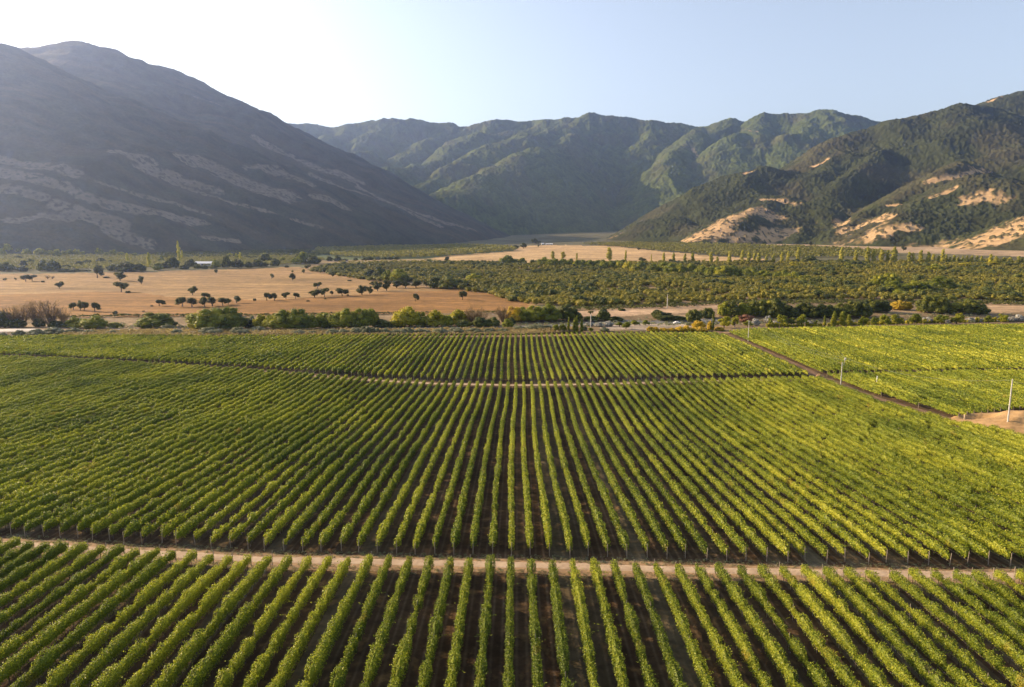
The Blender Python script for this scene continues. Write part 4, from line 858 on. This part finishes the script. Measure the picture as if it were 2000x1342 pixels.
D = np.hypot(ox, oy); W = rng.uniform(5.6, 8.2, len(ox)) * (1 + 0.15 * vnoise(ox / 60, oy / 60, 3)); Hh = rng.uniform(3.2, 5.8, len(ox)) * (1 + 0.2 * vnoise(ox / 50, oy / 50, 4))
order = np.argsort(D); near_i = order[:300]; rest = order[300:]
print('orchard', len(ox))
OT = [blob_template(i, 210, 0.13) for i in range(6)]; OM = [mesh_np('crown', V, Q, MT['h']) for V, Q in OT]
V, Q = tube([(0, 0, -0.03), (0, 0, 0.4)], [0.04, 0.03], 5); OTR = mesh_np('trunk', V, Q, TRUNK)
near_i = sorted(near_i.tolist(), key=lambda i: ox[i] / oy[i])
for j, i in enumerate(near_i):
    r = link('orchard_tree', None, loc=(ox[i], oy[i], float(floor_z(ox[i], oy[i])))); r.scale = (W[i], W[i], Hh[i]); r.rotation_euler[2] = rnd.uniform(0, 6.28)
    tag(r, ('leftmost' if j == 0 else ordinal(j + 1)) + (' of' if j == 0 else ' from the left of') + ' the low olive-green trees along the near edge of the orchard', 'tree', 'orchard trees along the near edge of the orchard')
    link('crown', OM[j % 6], r); link('trunk', OTR, r)
scatter('orchard', ox[rest], oy[rest], W[rest], Hh[rest], [blob_template(i + 20, 75, 0.22) for i in range(6)], rng, MT['h'], 'wide orchard of olive-green trees filling the valley floor on the right')
# light green plantation and woods on the far valley floor
def wood(name, pts, n, w_, h_, mat, label, seed, sp=None, cat='trees'):
    rg = np.random.default_rng(seed)
    x, y = poly_points(pts, n, rg, 0.22, sp, 0.5); W = rg.uniform(0.7, 1.3, len(x)) * w_; H = rg.uniform(0.7, 1.3, len(x)) * h_
    print(name, len(x)); return scatter(name, x, y, W, H, [tiny_template(seed + i) for i in range(6)], rg, mat, label, cat)
wood('plantation', [(620, 489), (700, 484), (900, 482), (985, 484), (1010, 490), (900, 499), (820, 505), (740, 505), (650, 500), (610, 496)], 0, 9, 11, MT['f'], 'pale green plantation of slim trees at the foot of the left mountain', 201, 10)
wood('far_wood', [(1130, 478), (1200, 477), (1320, 478), (1420, 480), (1560, 484), (1700, 492), (1760, 498), (1700, 503), (1560, 504), (1440, 503), (1300, 492), (1200, 482)], 0, 10, 9, MT['f'], 'scattered pale green woodland beyond the pale field on the right', 211, 12)
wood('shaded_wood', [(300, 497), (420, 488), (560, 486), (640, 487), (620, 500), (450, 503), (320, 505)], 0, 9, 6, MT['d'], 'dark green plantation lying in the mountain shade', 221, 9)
wood('scrubland', [(-60, 500), (100, 498), (300, 499), (600, 500), (640, 508), (590, 516), (400, 520), (250, 525), (-60, 530)], 0, 7, 4.5, MT['f'], 'yellowish scrub behind the dry field on the left', 231, 8.5, 'scrub')
wood('field_edge_scrub', [(640, 524), (660, 512), (760, 510), (900, 511), (1000, 513), (1000, 516), (760, 518)], 0, 6, 4, MT['h'], 'low scrub between the dry field and the plantation', 241, 14, 'scrub')
wood('foot_scrub', [(1200, 480), (1240, 474), (1420, 471), (1640, 471), (1900, 477), (2060, 482), (2060, 486), (1800, 479), (1640, 474), (1420, 475), (1300, 480)], 0, 9, 6, MT['o'], 'dark scrub along the foot of the right mountain', 251, 13, 'scrub')
wood('bank_scrub', [(1050, 604), (1150, 602), (1300, 597), (1400, 591), (1500, 587), (1700, 588), (1760, 592), (1900, 588), (2060, 594), (2060, 598), (1900, 596), (1700, 594), (1400, 597), (1150, 608)], 0, 4, 2.2, MT['o'], 'low dark scrub along the bank between orchard and river flats', 261, 4.5, 'scrub')
wood('field_hedge', [(-60, 621), (250, 617.5), (600, 615), (700, 613.5), (860, 612.5), (1000, 610), (1000, 611.5), (700, 615.5), (250, 620), (-60, 624)], 0, 3.5, 1.8, MT['o'], 'low dark hedge along the near edge of the brown field', 271, 2.6, 'hedge')
wood('dry_grass', [(170, 648), (500, 646), (760, 645), (1000, 643), (1130, 642), (1130, 650), (1000, 655), (500, 657), (170, 659), (100, 659)], 0, 1.9, 1.5, LM('dry_grass', (0.20, 0.15, 0.07), (0.33, 0.25, 0.13), (0.48, 0.38, 0.22)), 'dry yellow grass between the stream and the vineyard', 281, 1.5, 'grass')
wood('river_scrub', [(200, 634), (700, 634), (1000, 628), (1150, 622), (1400, 618), (1960, 612), (2060, 616), (2060, 628), (1500, 636), (1100, 640), (700, 641), (200, 645)], 0, 2.6, 1.3, MT['s'], 'sparse low scrub on the stony river bed', 291, 6.0, 'scrub')

rg = np.random.default_rng(5); x, y = poly_points(ORCH, 0, rg, 0.3, 16, 0.2); m = fbm(x / 55, y / 55, 66, 3) > 0.10; x, y = x[m], y[m]; print('dark', len(x))
scatter('dark_thickets', x, y, rg.uniform(7, 15, len(x)), rg.uniform(4.5, 7.5, len(x)), [blob_template(i + 60, 150, 0.13) for i in range(5)], rg, MT['d'], 'darker taller clumps scattered through the orchard')
def along(name, xs, ys, off0, off1, n, w_, h_, mat, label, seed):
    rg = np.random.default_rng(seed); t = rg.uniform(0, 1, n); i = t * (len(xs) - 1); x = np.interp(i, range(len(xs)), xs); y = np.interp(x, xs, ys) + np.where(rg.uniform(0, 1, n) < 0.5, -1, 1) * rg.uniform(off0, off1, n)
    k = np.abs(x) < y * 0.8 + 15; x, y = x[k], y[k]
    scatter(name, x, y, rg.uniform(0.6, 1.4, len(x)) * w_, rg.uniform(0.5, 1.5, len(x)) * h_, [tiny_template(seed + i, 14, 0.30) for i in range(5)], rg, mat, label, 'grass')
along('track_grass', np.linspace(-80, 80, 200), trackY(np.linspace(-80, 80, 200)), 1.1, 3.2, 2600, 0.42, 0.22, MT['s'], 'tufts of dry grass along both edges of the near cross track', 303)
# ------------------------------------------------------------------ poles, wires, heaps and small farm things
CONC = plain_mat('concrete_pole', (0.36, 0.34, 0.31), (0.50, 0.48, 0.44), 4)
METAL = plain_mat('grey_metal', (0.30, 0.30, 0.30), (0.42, 0.42, 0.42), 4, 0.5)
WIREM = plain_mat('wire', (0.10, 0.10, 0.10), (0.20, 0.20, 0.19), 4, 0.5)
WHITE = plain_mat('white_paint', (0.72, 0.72, 0.70), (0.82, 0.82, 0.80), 4, 0.6)
DARKM = plain_mat('dark_opening', (0.02, 0.02, 0.02), (0.04, 0.04, 0.035), 4)
def pole(px, py, top_py, label, fit):
    p = ground(px, py); D = float(np.dot(p - CAM, FWD)); H = (py - top_py) * D / F
    r = link('power_pole', None, loc=p); tag(r, label, 'power pole', 'concrete poles beside the dirt road')
    V, Q = tube([(0, 0, -0.3), (0, 0, H * 0.5), (0, 0, H)], [0.19, 0.155, 0.12], 10); link('post', mesh_np('post', V, Q, CONC), r)
    top = p + [0, 0, H]
    if fit:
        V, Q = merge([tube([(0.12, 0, H - 1.0), (0.55, -0.1, H - 0.6), (0.62, -0.1, H + 0.9)], [0.06, 0.07, 0.05], 6), tube([(0.62, -0.1, H + 0.7), (0.95, -0.3, H + 1.15)], [0.05, 0.05], 6)]); link('bracket', mesh_np('bracket', V, Q, METAL), r)
        V, Q = merge([box(0.62, 1.05, -0.35, 0.05, H + 0.75, H + 1.35), box(0.78, 0.9, -0.6, 0.3, H + 1.36, H + 1.5)]); link('fuse_box', mesh_np('fuse_box', V, Q, METAL), r)
        V, Q = tube([(0.8, -0.1, H + 1.3), (0.3, 0.2, H + 1.9), (-0.25, 0.5, H + 2.9)], [0.04, 0.035, 0.03], 5); link('arm', mesh_np('arm', V, Q, METAL), r)
        top = p + [0.8, -0.1, H + 1.45]
    elif fit is None:
        V, Q = tube([(0, 0, H), (0, 0, H + 0.22)], [0.07, 0.05], 6); link('insulator', mesh_np('insulator', V, Q, WHITE), r)
    else:
        V, Q = merge([box(-0.5, 0.5, -0.05, 0.05, H - 0.35, H - 0.23)]); link('crossarm', mesh_np('crossarm', V, Q, METAL), r)
        V, Q = merge([tube([(s * 0.42, 0, H - 0.22), (s * 0.42, 0, H + 0.02)], [0.06, 0.045], 6) for s in (-1, 1)])
        for s in (-1, 1):
            V, Q = tube([(s * 0.42, 0, H - 0.22), (s * 0.42, 0, H + 0.02)], [0.06, 0.045], 6); link('insulator', mesh_np('insulator', V, Q, WHITE), r)
    return top
t1 = pole(1461, 667, 626, 'farthest concrete power pole, beside the far end of the dirt road', False)
t2 = pole(1641.5, 757, 707, 'middle concrete power pole with a leaning bracket and fuse box on top', True)
t3 = pole(1966.5, 840, 740, 'nearest tall concrete power pole beside the sandy earth mound', None)
def wire(a, b, sag, label):
    n = 24; t = np.linspace(0, 1, n); P = a[None] + (b - a)[None] * t[:, None]; P[:, 2] -= sag * 4 * t * (1 - t)
    o0 = P[0].copy(); V, Q = tube(P - o0, [0.022] * n, 4, False); o = link('power_line', mesh_np('power_line', V, Q, WIREM), loc=o0); tag(o, label, 'cable')
wire(t1 + [0.4, 0, -0.1], t2, 2.2, 'thin power line sagging between the farthest and middle poles')
wire(t1 + [-0.4, 0, -0.1], t2 - [0.5, 0, 0.6], 2.9, 'lower thin power line between the farthest and middle poles')
wire(t2, t3 + [-0.4, 0, -0.1], 2.4, 'thin power line sagging from the middle pole to the nearest pole')
wire(t3 + [0.4, 0, -0.3], t3 + [26, -34, -1.5], 1.6, 'thick pale cable running from the nearest pole out of the picture')
# earth mound at the right edge
def heap(name, c, rx, ry, h, seed, n=70, rot=0.0, pit=None, mat=None, label='', cat='', grp=None):
    u = np.linspace(-1.25, 1.25, n); U, Vv = np.meshgrid(u, u, indexing='ij'); ca, sa = math.cos(rot), math.sin(rot)
    x = c[0] + ca * U * rx - sa * Vv * ry; y = c[1] + sa * U * rx + ca * Vv * ry
    r = np.hypot(U, Vv) + 0.22 * fbm(U * 1.6, Vv * 1.6, seed, 3)
    hgt = h * np.clip(1 - r, 0, 1) ** 0.75 * (1 + 0.25 * fbm(U * 3, Vv * 3, seed + 4, 4)) + 0.05 * fbm(x, y, seed + 8, 3)
    if pit: hgt -= pit[3] * np.exp(-(((x - pit[0]) / pit[2]) ** 2 + ((y - pit[1]) / (pit[2] * 0.7)) ** 2) ** 1.5)
    z = floor_z(x, y) + hgt - 0.12 * np.clip((np.hypot(U, Vv) - 0.95) * 6, 0, 3) + 0.06
    i = np.arange(n * n).reshape(n, n); Q = np.stack([i[:-1, :-1], i[1:, :-1], i[1:, 1:], i[:-1, 1:]], -1).reshape(-1, 4)
    o0 = np.array([c[0], c[1], float(floor_z(c[0], c[1]))])
    o = link(name, mesh_np(name, np.stack([x, y, z], -1).reshape(-1, 3) - o0, Q, mat, True), loc=o0); tag(o, label, cat); return o
g1 = ground(1990, 836); g2 = ground(1905, 822)
heap('earth_mound', (g1[0] + 4, g1[1] + 3), 18, 12, 3.6, 3, 110, 0.12, (g2[0] + 1, g2[1] - 0.3, 4.2, 2.2), EARTH, 'sandy brown earth mound with a shaded hollow at the right edge', 'mound')
g = ground(1600, 737)
heap('earth_heap', (g[0], g[1]), 1.7, 1.3, 1.35, 9, 30, 0.2, None, EARTH, 'small pale earth heap on the dirt road where the blocks meet', 'heap')
g = ground(1883, 822); V, Q = tube([(0, 0, -0.2), (0.03, 0, 0.8), (0, 0, 1.75)], [0.16, 0.15, 0.14], 8); o = link('wooden_post', mesh_np('wooden_post', V, Q, plain_mat('pale_wood', (0.42, 0.32, 0.20), (0.58, 0.46, 0.30), 5)), loc=g); tag(o, 'short pale wooden post beside the hollow of the earth mound', 'post')
g = ground(1712, 752); g[2] = float(floor_z(g[0], g[1])); V, Q = merge([tube([(0, 0, 0), (0, 0, 3.0)], [0.16, 0.15], 8)]); o = link('marker_post', mesh_np('marker_post', V, Q, WHITE), loc=g); tag(o, 'white marker post standing among the vines right of the middle pole', 'post')
# blue and white barrel by the nearest pole
g = ground(1957, 838); r = link('barrel', None, loc=g + [0, 0, 0.25]); r.rotation_euler = (math.pi / 2, 0, 0.9); tag(r, 'blue and white barrel lying at the foot of the nearest pole', 'barrel')
BLUE = plain_mat('blue_plastic', (0.05, 0.13, 0.30), (0.08, 0.18, 0.38), 4, 0.45)
V, Q = tube([(0, 0, -0.45), (0, 0, -0.3), (0, 0, 0.0), (0, 0, 0.3), (0, 0, 0.45)], [0.26, 0.31, 0.33, 0.31, 0.26], 14); link('body', mesh_np('body', V, Q, BLUE, True), r)
V, Q = tube([(0, 0, 0.42), (0, 0, 0.5), (0, 0, 0.54)], [0.30, 0.30, 0.2], 14); link('lid', mesh_np('lid', V, Q, WHITE, True), r)
# far farm buildings
ROOFW = plain_mat('pale_roof', (0.55, 0.56, 0.58), (0.70, 0.71, 0.73), 1.0, 0.6); WALLW = plain_mat('pale_wall', (0.50, 0.46, 0.40), (0.62, 0.58, 0.52), 1.0, 0.9)
def shed(px, py, wpx, hpx, depth, label, rot=0.0, nwin=3, grp=None):
    p = ground(px, py); D = float(np.dot(p - CAM, FWD)); W = wpx * D / F; H = hpx * D / F; hw, hd = W / 2, depth / 2; e = H * 0.6
    r = link('farm_shed', None, loc=p); r.rotation_euler[2] = rot; tag(r, label, 'shed', grp)
    V, Q = box(-hw, hw, -hd, hd, -0.5, e); gab = [(np.array([(s * hw, -hd, e), (s * hw, hd, e), (s * hw, 0, H), (s * hw, 0, H)]), np.array([(0, 1, 2, 3)]))for s in (-1, 1)]
    V, Q = merge([(V, Q)] + gab); link('wall', mesh_np('wall', V, Q, WALLW), r)
    o_ = 0.5; P = []
    for s in (-1, 1):
        a = [(-hw - o_, s * (hd + o_), e - 0.15), (hw + o_, s * (hd + o_), e - 0.15), (hw + o_, 0, H + 0.05), (-hw - o_, 0, H + 0.05)]; b = [(x, y, z + 0.2) for x, y, z in a]
        V = np.array(a + b, float); P.append((V, np.array([(0, 1, 2, 3), (4, 7, 6, 5), (0, 4, 5, 1), (1, 5, 6, 2), (2, 6, 7, 3), (3, 7, 4, 0)])))
    V, Q = merge(P); link('roof', mesh_np('roof', V, Q, ROOFW), r)
    V, Q = box(-hw * 0.15, hw * 0.15, -hd - 0.06, -hd + 0.1, 0, e * 0.85); link('door', mesh_np('door', V, Q, DARKM), r)
    for k in range(nwin):
        for s in (-1, 1):
            c = s * hw * (0.3 + 0.6 * (k + 0.5) / nwin); V, Q = box(c - hw * 0.05, c + hw * 0.05, -hd - 0.05, -hd + 0.1, e * 0.35, e * 0.75); link('window', mesh_np('window', V, Q, DARKM), r)
shed(399, 519.5, 32, 8.5, 14, 'long white-roofed shed behind the dry field on the left', 0.05, 4)
shed(1060, 478, 5, 3.2, 9, 'cream farm building at the far end of the pale field, left of three', 0.1, 1, 'small farm buildings at the pale field')
shed(1069, 478.5, 6, 3.0, 9, 'white farm building at the far end of the pale field, middle of three', 0.0, 1, 'small farm buildings at the pale field')
shed(1076.5, 478.5, 6, 3.0, 9, 'white farm building at the far end of the pale field, right of three', -0.1, 1, 'small farm buildings at the pale field')
shed(1178, 482 + 22, 1, 1, 1, 'x') if False else None
# parked white car glimpsed on the far road
g = ground(1322, 632.5); r = link('parked_car', None, loc=g); tag(r, 'tiny white parked car on the pale flat by the river bed', 'car')
prof = [(-2.1, 0.3), (-2.1, 0.85), (-1.35, 0.95), (-0.9, 1.45), (0.8, 1.48), (1.35, 1.0), (2.1, 0.85), (2.15, 0.3)]
V = np.array([(x, y, z) for y in (-0.85, 0.85) for x, z in prof]); n = len(prof); Q = [(i, (i + 1) % n, n + (i + 1) % n, n + i) for i in range(n)] + [(0, 1, 2, 7), (2, 5, 6, 7), (2, 3, 4, 5), (n, n + 7, n + 2, n + 1), (n + 2, n + 7, n + 6, n + 5), (n + 2, n + 5, n + 4, n + 3)]
link('body', mesh_np('body', V, np.array(Q), WHITE), r)
V, Q = merge([box(-0.8, 0.75, s * 0.86 - 0.02, s * 0.86 + 0.02, 1.0, 1.36) for s in (-1, 1)]); link('side_window', mesh_np('side_window', V, Q, DARKM), r)
for wx in (-1.3, 1.3):
    for s in (-1, 1):
        V, Q = tube([(wx, s * 0.75, 0.33), (wx, s * 0.92, 0.33)], [0.33, 0.33], 10); link('wheel', mesh_np('wheel', V, Q, DARKM), r)
# ------------------------------------------------------------------ haze
hz = new_mat('haze'); _N = NT(hz)
_v = _N.add('ShaderNodeVolumePrincipled', {'Color': (0.44, 0.58, 1.0, 1), 'Density': HAZE, 'Anisotropy': 0.72})
_o = _N.add('ShaderNodeOutputMaterial'); _N.t.links.new(_v.outputs[0], _o.inputs['Volume'])
V, Q = box(-9000, 9000, -3000, 15000, -8, 1420)
tag(link('haze', mesh_np('haze', V, Q, hz)), kind='stuff')
